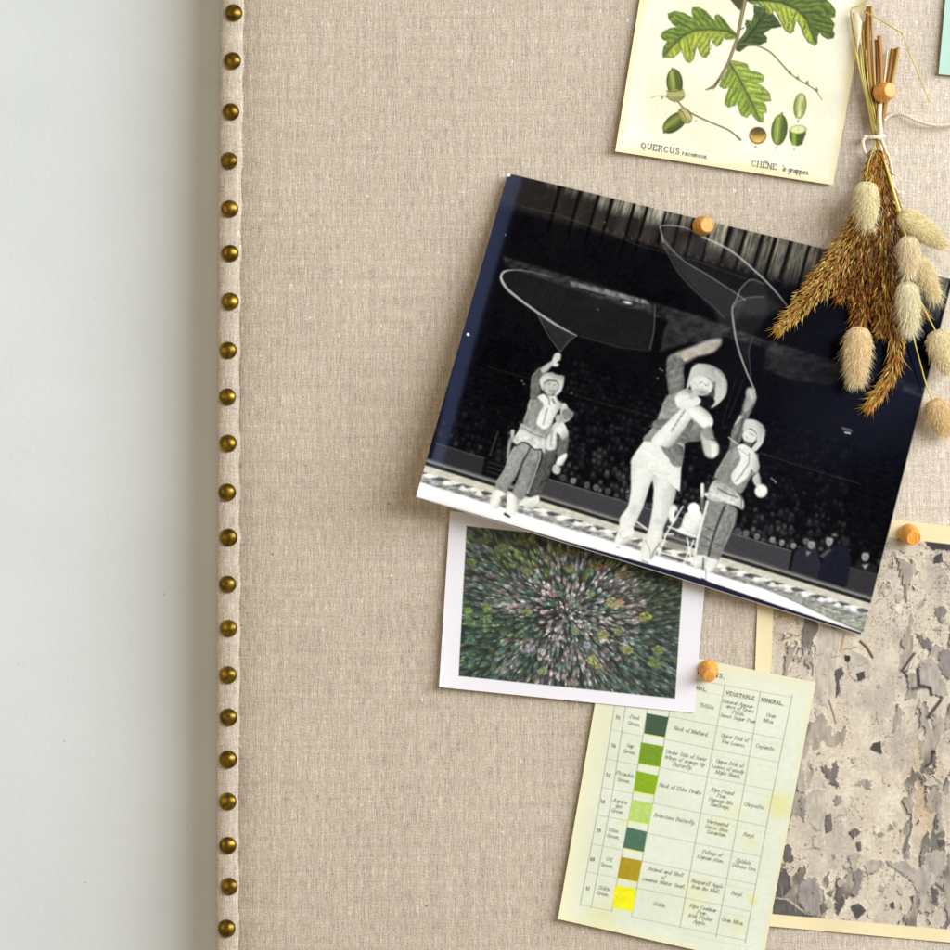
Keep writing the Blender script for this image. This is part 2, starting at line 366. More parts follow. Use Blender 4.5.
def spline(pts, n):
    """Catmull-Rom through tuples."""
    P = np.array(pts, float); P = np.vstack([2 * P[0] - P[1], P, 2 * P[-1] - P[-2]]); out = []
    segs = len(P) - 3
    for i in range(n):
        t = i / (n - 1) * segs; k = min(int(t), segs - 1); t -= k
        p0, p1, p2, p3 = P[k:k + 4]
        out.append(.5 * ((2 * p1) + (-p0 + p2) * t + (2 * p0 - 5 * p1 + 4 * p2 - p3) * t * t + (-p0 + 3 * p1 - 3 * p2 + p3) * t ** 3))
    return np.array(out)

# ============================================================ SETTING: wall
def box_grid(name, x0, x1, z0, z1, y, mat):
    return pyobj(name, [(x0, y, z0), (x1, y, z0), (x1, y, z1), (x0, y, z1)], [(0, 1, 2, 3)], mat, smooth=False)
HW = -80
wall = box_grid('wall', -1.6, 1.6, -1.4, 1.4, -HW * S, WALL); tag(wall, kind='structure')

# ============================================================ PINBOARD
board = empty('pinboard', (0, 0.035, -.4))
tag(board, 'beige linen covered pinboard with brass nail heads down its padded left edge', 'pinboard')
def rel(o, p):  # keep world positions while parenting
    o.matrix_parent_inverse = p.matrix_world.inverted(); return o
bpy.context.view_layer.update()
def edge_x(py): return 216.3 + 5.0 * np.exp(-py / 260.0) if py > 0 else 221.3 - py * .012
ZP = np.linspace(-260, 1210, 420)
ny = [13, 61, 112, 161, 209, 253.5, 301.5, 350.5, 397, 443.5, 492.5, 537.5, 584.5, 628.5, 675, 717.5, 759.5, 801.5, 845.5, 886.5, 928.5]
# padded roll
def roll_profile(py):
    ex = edge_x(py); pin_ = max([math.exp(-((py - q) / 10.0) ** 2) for q in ny])
    w = 22.5 + .5 * math.sin(py * .013) + .35 * math.sin(py * .131) + .5 * pin_
    pts = [(ex, HW + 1)]
    for a in np.linspace(0, math.pi, 15):
        pts.append((ex + w / 2 - w / 2 * math.cos(a), -6 + (7.4 - 1.0 * pin_) * math.sin(a) ** .7 + .5 * math.sin(py * .07 + 1) * math.sin(a)))
    pts.append((ex + w - .4, HW + 1)); return pts
V = []; F = []
for py in ZP:
    pr = roll_profile(py)
    for x, h in pr: V.append(W(x, py, h))
n = len(pr)
for i in range(len(ZP) - 1):
    for j in range(n - 1): F.append((i * n + j, (i + 1) * n + j, (i + 1) * n + j + 1, i * n + j + 1))
rel(pyobj('padded_edge', V, F, FABRIC, board), board)
# panel
xs = [0, .15, 1.2, 2., 3, 6, 10, 16, 26, 45, 80, 200, 500, 950]
V = []; F = []
for py in ZP[::3]:
    ex = edge_x(py) + 21.0
    V.append(W(ex, py, HW + 1))
    for d in xs: V.append(W(ex + d, py, -7 + 7 * (1 - math.exp(-d / 13.0)) + .25 * math.sin(py * .02 + d * .03)))
    V.append(W(ex + 955, py, HW + 1))
n = len(xs) + 2; m = len(ZP[::3])
for i in range(m - 1):
    for j in range(n - 1): F.append((i * n + j, (i + 1) * n + j, (i + 1) * n + j + 1, i * n + j + 1))
F.append(tuple(range(n))); F.append(tuple((m - 1) * n + j for j in range(n - 1, -1, -1)))
rel(pyobj('fabric_panel', V, F, FABRIC, board), board)
# nail heads
def nail_mesh():
    V = []; F = []; nr, ns = 12, 40
    V.append((0, -6.4 * S, 0))
    for i in range(1, nr + 1):
        a = i / nr * math.pi / 2 * .97; r = 9.0 * S * math.sin(a); y = -6.4 * S * math.cos(a) ** .9
        for j in range(ns):
            t = 2 * math.pi * j / ns; V.append((r * math.cos(t), y, r * math.sin(t)))
    for j in range(ns):
        t = 2 * math.pi * j / ns; V.append((8.6 * S * math.cos(t), .8 * S, 8.6 * S * math.sin(t)))
    for j in range(ns): F.append((0, 1 + (j + 1) % ns, 1 + j))
    for i in range(nr):
        for j in range(ns):
            a = 1 + i * ns; F.append((a + j, a + (j + 1) % ns, a + ns + (j + 1) % ns, a + ns + j))
    me = bpy.data.meshes.new('nail_head'); me.from_pydata(V, [], F); me.update(); me.materials.append(BRASS)
    me.polygons.foreach_set('use_smooth', [True] * len(me.polygons)); return me
NM = nail_mesh()
nx = [233.6, 232.4, 230.8, 229, 229.6, 230, 230, 228, 227.5, 228, 227, 228.5, 227.6, 228.6, 228, 228.5, 228, 227.8, 227.8, 229.3, 226.6]
for x, y in zip(nx, ny):
    o = bpy.data.objects.new('nail_head', NM); COL.objects.link(o); o.parent = board
    o.matrix_parent_inverse = board.matrix_world.inverted()
    o.location = W(x, y, 1.8); o.rotation_euler = (random.uniform(-.16, .16), random.uniform(0, 6.28), random.uniform(-.16, .16))
    s_ = random.uniform(.97, 1.02); o.scale = (s_, s_, s_)

# ============================================================ BOTANICAL PRINT
def paper_base(cv, c0, c1, seed, edge=None, ew=.05):
    f = fbm(cv.X * .02, cv.Y * .02, seed, 5); f2 = fbm(cv.X * .35, cv.Y * .35, seed + 3, 3)
    cv.C = np.array(c0) * (1 - ss(.3, .75, f)[..., None]) + np.array(c1) * ss(.3, .75, f)[..., None]
    cv.C *= (1 + (f2 - .5) * .05)[..., None]
    if edge is not None:
        d = np.minimum(np.minimum(cv.U, 1 - cv.U), np.minimum(cv.V, 1 - cv.V)); k = (1 - ss(0, ew, d + (f - .5) * ew * 1.2))[..., None] * .8
        cv.C = cv.C * (1 - k) + np.array(edge) * k

bc = Canvas((654, -89), (876, -55), (833, 185), (615.3, 151.3), .62, rgb(244, 240, 212))
paper_base(bc, rgb(248, 245, 226), rgb(242, 239, 212), 3, rgb(238, 226, 176), .045)
def leaf(cv, out, rib, side_a, side_b, rim, seed, veins=5, vlen=22):
    P = np.array(rib)
    def colr(X, Y):
        # signed side of the mid rib
        best = np.full(X.shape, 1e9); sg = np.zeros(X.shape); tt = np.zeros(X.shape); acc = 0
        for i in range(len(P) - 1):
            x0, y0 = P[i]; dx, dy = P[i + 1] - P[i]; Ln = math.hypot(dx, dy)
            t = np.clip(((X - x0) * dx + (Y - y0) * dy) / (Ln * Ln), 0, 1); d = np.hypot(X - x0 - t * dx, Y - y0 - t * dy)
            s_ = (dx * (Y - y0) - dy * (X - x0)) / Ln
            k = d < best; best = np.where(k, d, best); sg = np.where(k, s_, sg); tt = np.where(k, acc + t * Ln, tt); acc += Ln
        f = fbm(X * .22, Y * .22, seed, 3)
        k = ss(-1.2, 1.2, sg)[..., None]
        c = np.array(side_a) * (1 - k) + np.array(side_b) * k
        # fine feathering between the veins
        ph = (tt + np.abs(sg) * -.75)
        c = c * (1 + .16 * np.sin(ph * 1.05 + f * 3) * ss(1, 5, np.abs(sg)))[..., None]
        c = c * (.86 + .34 * f)[..., None]
        c = c * (.8 + .2 * ss(0, 3, best))[..., None]
        c = c * (1 + .10 * (vn(X * 1.3, Y * 1.3, seed + 9) - .5) * 2)[..., None]
        return np.clip(c, 0, 1)
    cv.poly(out, rim, 1, .8, .5, .35, seed)
    # inset fill
    c0 = np.mean(np.array(out), 0)
    ins = []
    n = len(out)
    area = sum(out[i][0] * out[(i + 1) % n][1] - out[(i + 1) % n][0] * out[i][1] for i in range(n))
    for i in range(n):
        a = np.array(out[i - 1]); b = np.array(out[(i + 1) % n]); t = (b - a) / (np.linalg.norm(b - a) + 1e-6)
        nn = np.array([-t[1], t[0]]) * (1 if area > 0 else -1); ins.append(tuple(np.array(out[i]) + nn * .7))
    cv.poly(ins, colr, .97, .8, .5, .35, seed)
    rim2 = np.array(rim) * .8
    cv.line(rib, [1.3] + [1.] * (len(rib) - 2) + [.5], rim2, .75, .5)
    # side veins run from the rib to the lobe tips
    ext = []
    for i in range(n):
        p = np.array(out[i]); dd = min(np.linalg.norm(p - (P[j] + max(0, min(1, np.dot(p - P[j], P[j + 1] - P[j]) / np.dot(P[j + 1] - P[j], P[j + 1] - P[j]))) * (P[j + 1] - P[j]))) for j in range(len(P) - 1)); ext.append(dd)
    rl = spline(rib, 60)
    for i in range(n):
        if ext[i] > 5 and ext[i] >= ext[i - 1] and ext[i] >= ext[(i + 1) % n]:
            tip = np.array(out[i]); dd = np.linalg.norm(rl - tip, axis=1); j = max(0, int(dd.argmin()) - 9)
            b0 = rl[j]; mid = (b0 + tip) / 2 + (rl[min(j + 6, 59)] - b0) * .15
            cv.line([tuple(b0), tuple(mid), tuple(b0 + (tip - b0) * .88)], [.8, .7, .4], rim2, .6, .5)
            ax = tip - b0; Ln = np.linalg.norm(ax); ax /= Ln; pr = np.array([-ax[1], ax[0]])
            for t in np.arange(.25, .85, .14):
                for sgn in (-1, 1):
                    q = b0 + ax * Ln * t; cv.line([tuple(q), tuple(q + (ax * .7 + pr * sgn) * 2.6)], .4, rim2, .32, .4)
c65 = lambda p: T(650, 0, 7.917, p)
c74 = lambda p: T(740, 0, 7.917, p)
stemc = rgb(138, 122, 84)
# dark leaf behind
leaf(bc, [(753.9, 5), (765, 9), (773, 14), (778, 20), (781.7, 26.5), (771.6, 28.4), (764, 33.5), (767, 38), (767, 41.7), (760, 44.8), (747.6, 46), (740, 51.6), (735.9, 50), (737, 43), (741, 38), (744, 34), (746.6, 28.4), (744.7, 24), (746.6, 20), (751.7, 21.5), (754, 14)],
     [(737, 48), (745, 40), (755, 28), (764, 14)], rgb(78, 98, 44), rgb(66, 84, 38), rgb(38, 54, 22), 21)
big = c74([(40, -10), (90, 30), (140, 30), (170, 60), (192, 55), (200, 100), (235, 122), (262, 105), (270, 75), (300, 130), (330, 190), (360, 245), (400, 268), (425, 245), (432, 200), (445, 160), (480, 210), (500, 270), (535, 330), (590, 362), (615, 340), (612, 290), (630, 255), (655, 290), (695, 310), (740, 300), (748, 270), (735, 240), (748, 190), (715, 145), (752, 135), (755, 80), (720, 30), (690, 5), (670, -50), (560, -150), (480, -110), (400, -190), (320, -130), (200, -120), (120, -60)])
leaf(bc, big, c74([(50, 5), (200, 5), (330, 20), (450, 75), (530, 160), (590, 330)]), rgb(90, 108, 42), rgb(158, 174, 66), rgb(48, 70, 22), 31)
leaf(bc, c65([(697, 280), (640, 225), (590, 160), (545, 115), (515, 120), (515, 165), (480, 130), (440, 85), (385, 55), (335, 60), (330, 100), (345, 140), (310, 125), (260, 100), (200, 88), (140, 108), (150, 150), (180, 190), (215, 215), (160, 222), (105, 250), (82, 285), (105, 315), (140, 325), (110, 370), (97, 420), (105, 458), (140, 455), (180, 458), (225, 425), (250, 390), (262, 440), (285, 485), (315, 500), (345, 470), (360, 400), (375, 365), (390, 410), (415, 455), (445, 458), (468, 420), (470, 350), (480, 295), (500, 340), (530, 372), (560, 345), (580, 290), (600, 310), (650, 308), (697, 295)]),
     c65([(697, 285), (600, 245), (480, 235), (360, 240), (270, 280), (190, 350), (115, 440)]), rgb(156, 168, 62), rgb(108, 130, 50), rgb(62, 92, 28), 41)
leaf(bc, [(729, 62.5), (732, 60.6), (738.4, 62), (747.3, 64.4), (749, 68.8), (751, 70.7), (759.9, 72.6), (764.3, 77), (763, 81.6), (756.5, 83), (763.7, 87), (769.7, 93.5), (770.9, 101), (763.5, 101.7), (766.5, 107), (766.6, 112.4), (763, 112.8), (764, 121.8), (760, 122.7), (755, 118.7), (750.8, 113.4), (746.6, 118), (741.3, 115.5), (738.7, 109), (737, 102), (735.9, 104.8), (728.3, 107.7), (724.5, 103.6), (725.8, 96), (729.6, 87.5), (723.3, 89), (719.5, 85.9), (722, 78.3), (727, 70.7), (727.7, 64.4)],
     [(729, 62.5), (738, 76), (744, 88), (752, 103), (760, 120)], rgb(150, 170, 72), rgb(132, 154, 58), rgb(74, 98, 30), 51)
bc.poly([(729, -2), (737, 8), (740, 10.5), (744, 5), (746, -2)], rgb(70, 68, 40))
bc.line([(746, -40), (744.9, 0), (741, 19), (737, 39), (728.3, 63), (720, 78), (714.4, 86.5), (705.6, 90)], [4, 4.4, 3.8, 3.2, 3, 2.8, 3, .8], rgb(104, 92, 58), 1, .6)
bc.line([(746.4, -40), (745.2, 0), (741.2, 19), (737.2, 39), (728.6, 63), (720, 78)], [2, 2, 1.8, 1.6, 1.4, 1.2], rgb(166, 150, 110), .8, .5)
bc.line([(714.4, 86.5), (713.2, 88.3)], 2, stemc)
bc.line([(741, 29), (743.8, 28)], 1.2, rgb(90, 80, 50))
bc.line(list(map(tuple, spline([(737, 46.5), (742, 43.6), (752, 44.6), (760, 46.8), (770, 52), (779, 61), (788, 71), (796, 78), (806, 84), (815, 90), (819, 95), (822, 100)], 40))), [1.5] * 22 + [1.2] * 12 + [.7] * 6, rgb(112, 112, 62), .95, .5)
for x, y in ((789.6, 73), (797.5, 78.3), (807.3, 83), (816.5, 90)):
    bc.ell(x, y, 1.8, 1.2, .6, rgb(112, 120, 60)); bc.line([(x, y), (x + .6, y - 2.4)], .7, rgb(120, 118, 66))
def acorn(cx, cy, rx, ry, rot, ca, cb, seed, hl=-.25):
    bc.ell(cx, cy, rx, ry, rot, np.array(ca) * .62, 1, .7)
    c, s_ = math.cos(rot), math.sin(rot)
    def colr(X, Y):
        x = (X - cx) * c + (Y - cy) * s_; y = -(X - cx) * s_ + (Y - cy) * c
        if rx > ry: a, b = y / ry, x
        else: a, b = x / rx, y
        f = np.exp(-((a - hl) / .42) ** 2)[..., None]; st = (vn(a * 7, b * .12, seed) - .5)[..., None]
        return np.clip((np.array(ca) * (1 - f) + np.array(cb) * f) * (1 + .35 * st), 0, 1)
    bc.ell(cx, cy, rx - .6, ry - .6, rot, colr, 1, .8)
bc.line(list(map(tuple, spline([(650.5, 98.2), (658, 95.8), (664, 95.8), (669, 98.5), (675, 102)], 12))), [.5] * 6 + [1.2] * 6, rgb(140, 144, 92), .9, .5)
bc.ell(662, 97.6, 1.2, 1.4, 0, rgb(120, 134, 80))
bc.line(list(map(tuple, spline([(677.5, 101), (684, 108.4), (692.6, 114), (707.4, 121), (726.3, 129), (734, 134), (740.5, 139.8)], 30))), [1.6] * 26 + [2.2] * 4, rgb(116, 112, 66), .95, .5)
acorn(674.6, 82.5, 8.1, 13.6, -.08, rgb(78, 92, 34), rgb(146, 160, 76), 4)
acorn(675.8, 95.4, 8.9, 6.2, .0, rgb(150, 146, 84), rgb(196, 192, 128), 3)
bc.poly([(667.2, 91), (675, 89.4), (684.4, 90), (684.6, 95), (667.2, 95.4)], rgb(172, 168, 104), .9)
bc.line([(666.5, 91), (675, 91.5), (682.5, 89.5)], 1.1, rgb(84, 74, 26), .7); bc.ell(672, 68.6, 1, 1, 0, rgb(100, 100, 50))
acorn(674.8, 122.6, 14, 7.9, -.68, rgb(70, 86, 22), rgb(128, 140, 56), 6)
acorn(685.2, 115.6, 8.6, 6.2, 1.0, rgb(150, 146, 84), rgb(190, 186, 122), 5)
bc.line([(679, 109.6), (683.5, 113), (686, 120)], 1.1, rgb(84, 80, 30), .6); bc.ell(664, 132.4, .9, .9, 0, rgb(60, 60, 20))
bc.ell(757.8, 135.5, 8.7, 8.5, 0, rgb(88, 72, 34), 1, .7); bc.ell(757.8, 135.3, 7.9, 7.7, 0, lambda X, Y: np.clip(rgb(150, 126, 60) * (.55 + .8 * ss(129, 142, Y))[..., None] * (.8 + .5 * fbm(X * .5, Y * .5, 5))[..., None], 0, 1), 1, .7)
bc.poly([(750, 134), (754, 137), (757, 136), (760, 138.5), (764, 136.5), (765.4, 133.5), (765, 140), (760, 138.6), (755, 139), (750, 136.5)], rgb(206, 170, 88), .9)
acorn(779.3, 129.7, 8, 15.2, .12, rgb(76, 98, 28), rgb(152, 168, 80), 8); bc.ell(782, 113.4, 1, 1, 0, rgb(90, 90, 50))
acorn(800, 106, 6.4, 12.7, .12, rgb(138, 148, 74), rgb(208, 214, 150), 9, 0.0)
bc.poly(T(735, 85, 9.5, [(515, 430), (675, 420), (672, 470), (635, 565), (595, 580), (545, 572), (515, 500)]), lambda X, Y: np.clip(rgb(78, 100, 30) * (.85 + .9 * np.exp(-((X - 794) / 2.4) ** 2))[..., None], 0, 1))
bc.ell(798, 129.6, 8.3, 4.4, -.05, rgb(110, 124, 60)); bc.ell(798, 129.5, 7.6, 3.9, -.05, rgb(222, 228, 168)); bc.line([(798, 126.5), (798.4, 132)], .5, rgb(170, 180, 110), .7)
INK = rgb(46, 40, 30)
ang = .158
text(bc, 'QUERCUS', 660.6, 149.6, 5.6, ang, INK, 0, 1.5, .9, 1.0, 'c', True)
text(bc, 'racemosa.', 695.4, 155.6, 4.2, ang, INK, 0, 1.3, .85)
text(bc, 'CHENE', 764.4, 166.2, 5.4, ang, INK, 0, 1.1, .85, .85, 'c', True)
bc.line([(765.0, 161.9), (766.2, 160.9), (767.2, 162.2)], .6, INK, .8)
text(bc, 'a grappes.', 796, 171.5, 4.8, ang, INK, .1, .5, .9)
bc.line([(783.2, 165.4), (784, 166.4)], .6, INK, .8)
for ch, x, y in (('a', 755.4, 146.6), ('f', 775.4, 148), ('e', 794, 149.5), ('n', 798, 121.5), ('c', 696, 120.8)):
    text(bc, ch, x, y, 2.6, ang, INK, .2, 0, .7)
botan = sheet('botanical_print', bc, lambda u, v: 3.2 + 1.4 * v + 4.5 * np.exp(-u / .05) * v + 2.0 * np.exp(-(1 - v) / .05) + 5 * np.exp(-(1 - u) / .03) * ss(.75, .5, v), .9, PAPER, rgb(240, 232, 196))
tag(botan, 'cream botanical print of green oak leaves and acorns at the top of the board', 'art print')

# ============================================================ BLACK AND WHITE CIRCUS PHOTOGRAPH
TL, TR, BR, BL = (508, 173), (953, 279.4), (863, 636), (416, 497)
pc = Canvas(TL, TR, BR, BL, .62, g(.07))
X, Y, U, Vv = pc.X, pc.Y, pc.U, pc.V
f = fbm(X * .03, Y * .03, 5, 4); ff = fbm(X * .25, Y * .25, 8, 3)
pc.C = np.ones(X.shape + (3,)) * (.035 + .05 * (f - .5) + .03 * (ff - .5))[..., None] * np.array([1.05, 1.0, 1.08])
# upper canopy: dim folds under the top edge, brighter window bars
dtop = (Y - (173 + .239 * (X - 508)))   # px below the top edge
along = X + .26 * dtop                  # follow the slant of the posts
k = (1 - ss(30, 40, dtop - 6 * (along - 508) / 300)) * .9
fold = .5 + .5 * np.sin(along * .28 + 3 * vn(along * .05, along * 0, 3))
pc.C = pc.C * (1 - k[..., None]) + (np.array([.20, .18, .165]) * (.65 + .4 * fold * ss(520, 640, along) + .25 * ff)[..., None]) * k[..., None]
bars = [(545, 559, .42, 7), (566, 579, .46, 10), (584, 597, .50, 9), (601, 611, .74, 15), (614.5, 633, .80, 17), (636, 646, .80, 14), (649.5, 665, .84, 20), (667, 680, .66, 14), (682.5, 694, .62, 17), (697, 711, .80, 20), (713, 729, .84, 30), (734, 744, .52, 34), (748, 761, .66, 38), (766, 774, .62, 42), (778, 789, .66, 46), (794, 808, .66, 46), (811, 826, .6, 46), (832, 845, .5, 46), (860, 885, .5, 46), (900, 925, .62, 46), (930, 950, .6, 44)]
for x0, x1, b, hh in bars:
    m = ss(x0 - .8, x0 + .6, along) * (1 - ss(x1 - .6, x1 + .8, along)) * (1 - ss(hh * .72, hh * 1.1, dtop + 5 * (fbm(X * .2, Y * .2, 4) - .5)))
    tx = b * (.50 + .95 * fbm(along * .45, dtop * .09, 12, 3)) * (1 - .35 * (vn(along * 1.1, dtop * .02, 15) > .66)) * (1 - .35 * ss(.3, .9, dtop / hh))
    tx = tx * .74; cc = np.stack([tx, tx * .975, tx * .88], -1)
    pc.C = pc.C * (1 - m[..., None]) + cc * m[..., None]
    m2 = ss(x1 - .5, x1 + .8, along) * (1 - ss(x1 + 2, x1 + 4, along)) * (1 - ss(44, 56, dtop)); pc.C *= (1 - .72 * m2)[..., None]
# black void under the canopy, thin string of lamps
pts = [(521, 206), (560, 215.5), (590, 226), (612, 234), (640, 246), (700, 262), (760, 284)]
pc.line(pts, .8, g(.35), .45)
for i in range(22):
    x = 606 + i * 8.2; y = 231.5 + (x - 606) * .295 + random.uniform(-1, 1)
    pc.line([(x, y), (x + 1.2, y - 2.4), (x + 2.2, y + .6)], .6, g(.5), .5)
# stands, screens
pc.poly([(503, 256), (560, 274), (652, 302), (700, 316), (760, 338), (940, 392), (936, 402), (760, 346), (652, 316), (505, 266)], lambda X, Y: np.clip(.17 + .32 * (fbm(X * .16, Y * .3, 31, 3) - .5), .06, 1)[..., None] * np.ones(3), .8, 1.5)
pc.poly([(570, 281), (612, 291), (646, 300), (650, 305), (610, 296), (571, 286)], lambda X, Y: (.30 + .4 * vn(X * .35, Y * .2, 4))[..., None] * np.ones(3), .8, 1)
pc.line([(578, 288), (606, 296), (620, 300)], 1.2, g(.03), .9); pc.line([(606, 296.5), (619, 299.6)], .8, g(.6), .7)
pc.ell(627.5, 302.6, 4.2, 1.4, .22, g(.96)); pc.ell(598, 309.5, 1.1, .9, 0, g(.95)); pc.ell(604.6, 222, .5, .5, 0, g(.7)); pc.ell(505.4, 234.8, .7, .6, 0, g(.8))
pc.poly([(548, 306), (600, 307), (654, 312), (652, 322), (600, 316), (549, 312)], g(.03), .7, 2)
pc.poly([(674, 310), (722, 326), (722, 345), (690, 342), (660, 352), (664, 330)], lambda X, Y: (.15 + .22 * (fbm(X * .13, Y * .2, 61) - .35))[..., None] * np.ones(3), .9, 1.3)
pc.poly([(766, 344), (800, 353), (840, 366), (838, 386), (790, 380), (764, 368)], lambda X, Y: (.13 + .20 * (fbm(X * .12, Y * .2, 71) - .35))[..., None] * np.ones(3), .8, 1.5)
pc.poly([(770, 345), (784, 349), (783, 356), (768, 351)], g(.24), .7, 1)
# spectators: rows of dim heads brightening towards the ring
def ybar(x): return 443.6 + (x - 436.5) * .3035
SL = .30
def clothes(X, Y): return np.zeros(3) + .05
for row in range(19):
    d = 5 + row * 6.6; b = .46 * math.exp(-row / 5.5) + .075
    x = 430 + random.uniform(0, 5)
    while x < 905:
        y = ybar(x) - d + random.uniform(-1.8, 1.8)
        xx = x + .25 * d * .0
        bb = b * random.uniform(.25, 1.25) * (0.45 if xx < 560 else 1.0 if xx < 730 else .85)
        if xx > 845: bb *= .4
        if random.random() < .75 and not (y > ybar(x) - 3):
            pc.ell(xx, y + 3.4, 3.6, 2.8, .3, g(min(1, bb * random.choice((.2, .3, .55)))), .7, 1.1)
            pc.ell(xx, y, random.uniform(1.3, 2.4), random.uniform(1.7, 2.8), random.uniform(-.1, .6), g(min(1, bb)), .85, 1.3)
            pc.ell(xx, y - 2.5, 2.0, .9, .25, g(bb * .25), .8, .8)
            if bb > .25:
                pc.line([(xx - .9, y + .1), (xx + 1, y + .6)], .6, g(bb * .45), .6, .4)
        x += random.uniform(4.6, 7.2)
pc.line([(487.6, 366.5), (530, 379), (571, 394), (598, 402), (640, 413), (700, 432)], .7, g(.32), .4); pc.line([(761, 453), (800, 466), (860, 484)], .8, g(.4), .45)
for x, y in ((522, 381), (524, 384), (571.5, 393), (660, 369), (662.5, 370.5), (657.5, 378), (775.5, 482.5)): pc.ell(x, y, 1.0, .8, .3, g(.6), .8, .6)
pc.line([(771, 478), (776, 482)], 1.3, g(.66), .8)
pc.line([(736, 378), (722, 425)], .6, g(.25), .6); pc.line([(744, 378), (729, 418)], .6, g(.3), .6)
for q in range(4): pc.line([(842 + q * 2.5, 427.5 + q * .5), (844.5 + q * 2.5, 430 + q * .5)], 1.1, g(.6), .8, .5)
pc.line([(845, 432.5), (850, 433.4)], 1.6, g(.9), .9, .5)
# barrier boards
def barr(p, v): pc.poly(p, lambda X, Y: (v * (.93 + .14 * fbm(X * .5, Y * .5, 7)))[..., None] * np.array([.98, .96, 1.02]), 1, .7)
barr([(436.5, 443.6), (484.5, 458.7), (481.5, 475), (431.5, 460)], .17)
pc.line([(436.5, 443.2), (484.5, 458.3)], .9, g(.42), .8); pc.line([(484.5, 458.7), (481.5, 475)], .8, g(.3), .6)
pc.poly([(484.5, 458.5), (545, 478), (540, 496), (481, 476)], g(.05), 1, .8)
for q in range(3): pc.line([(489 - q, 462 + q * 4.6), (543 - q, 479 + q * 4.6)], 1.1, g(.26), .7)
pc.line([(498, 432), (490, 455)], 1.6, g(.3), .7)
barr([(548, 479.4), (793, 552.2), (789, 571.5), (540.6, 496)], .245)
pc.line([(548, 479), (793, 551.6)], 1.0, g(.5), .85)
pc.poly([(793, 546), (850, 563), (845, 588), (788, 571)], g(.05), 1, .8)
barr([(848.3, 567.4), (880, 575), (875, 598), (845, 587.5)], .2); pc.line([(848.3, 567), (880, 575)], .8, g(.42), .8)
# ringside officials
def head(x, y, r, b):
    pc.ell(x, y, r, r * 1.25, .2, g(b), 1, .7); pc.ell(x - .2, y - r * 1.25, r * .9, r * .34, .25, g(.08), .85, .8)
    pc.line([(x - r * .5, y), (x + r * .5, y + .25 * r)], .6, g(b * .35), .8, .4); pc.line([(x - r * .35, y + r * .65), (x + r * .35, y + r * .75)], .5, g(b * .5), .7, .4)
pc.poly([(795, 551), (806, 545), (818, 553), (821, 566), (818, 580), (790, 572)], rgb(40, 40, 48), 1, 1)
pc.poly([(821, 566), (822, 552), (832, 546), (846, 545), (851, 560), (847, 586), (818, 580)], rgb(26, 27, 38), 1, 1)
pc.poly([(819, 556), (829, 549), (832, 550), (823, 558)], g(.32), .9, .7)
pc.poly([(806, 551), (811, 552), (807, 556.5)], g(.5), 1, .6)
head(811.5, 544.5, 3.6, .58); head(806.0, 541, 2.8, .4); head(829.5, 541, 3.6, .6); pc.ell(834.5, 535, 3, 1.6, .2, g(.5), .8); head(846, 541.5, 3.6, .16)
pc.poly([(853, 568), (857, 562), (868, 562), (877, 566), (877, 574)], g(.12), 1, .8); pc.poly([(862, 565), (869, 564), (865, 569.5)], g(.6), 1, .6); head(865.3, 556.5, 3.9, .60)
pc.ell(879, 562, 2.4, 3, 0, g(.2), .8)
for x in (772.5, 782, 793.5):
    head(x, 539.5 + (x - 772) * .28, 2.7, .56)
for x, b in ((573.5, .5), (563, .28), (587, .34), (596, .4), (727, .3), (746, .42), (757, .45), (629, .3), (608, .28), (738, .3)):
    head(x, ybar(x) - 4.6, 2.9, b)
# ring floor: rail, cream kerb, patterned edge, bright ring
def yr(x): return 459 + (x - 429) * .3105
off = Y - yr(X); wl = ss(0, 1, (X - 429) / 445)
def band(a0, a1, v, soft=.8, al=1.):
    m = ss(a0 - soft, a0 + soft, off) * (1 - ss(a1 - soft, a1 + soft, off)) * al
    if np.ndim(v) == 0: v = np.ones(X.shape) * v
    pc.C = pc.C * (1 - m[..., None]) + (v[..., None] * np.array([1., 1., .985])) * m[..., None]
nz = fbm(X * .3, Y * .8, 91, 3)
band(-.5, 5, .30 + .25 * ss(0, 3, off), .8)
band(3.6, 7.6, .14, .9)
kc = .80 + .22 * (nz - .5)
m = ss(6.6, 8, off) * (1 - ss(14.5, 17, off)); pc.C = pc.C * (1 - m[..., None]) + (kc[..., None] * np.array([.99, .98, .90])) * m[..., None]
ph = (X * .045 + off * .10); st = ss(.42, .60, np.abs((ph % 1) - .5) * 2)
pat = .34 + .58 * st * (.75 + .5 * nz) + .25 * (fbm(X * .4, Y * .5, 55, 3) - .5)
band(14.5, 20.5, np.clip(pat, 0, 1), 1.0)
band(19, 24, .62 + .5 * (nz - .5), 1.2)
band(22, 27, .55 + .7 * (fbm(X * .25, Y * 1.1, 17, 3) - .5) , 1.2)
w1 = 26 + 12 * ss(760, 870, X) + 1.6 * (fbm(X * .08, Y * 0, 3) - .5)
m = ss(-1.4, 1.4, off - w1); pc.C = pc.C * (1 - m[..., None]) + np.array([1., 1., 1.]) * m[..., None]
m = (ss(24, 26, off) * (1 - m)) * ss(740, 790, X); pc.C = pc.C * (1 - m[..., None]) + (np.clip(.62 + .6 * (fbm(X * .3, Y * .9, 44, 3) - .5), 0, 1)[..., None] * np.array([.97, 1, .93])) * m[..., None]
for i in range(26):                                     # pale ornaments on the kerb
    x = 446 + i * 16.3; y = yr(x) + 18.5
    if x < 868: pc.poly([(x - 4, y + 1.6), (x - 1, y - 2.2), (x + 2, y - 1.8), (x + 4.6, y + 2.2), (x + 1, y + 3)], g(.96), .9, .9)

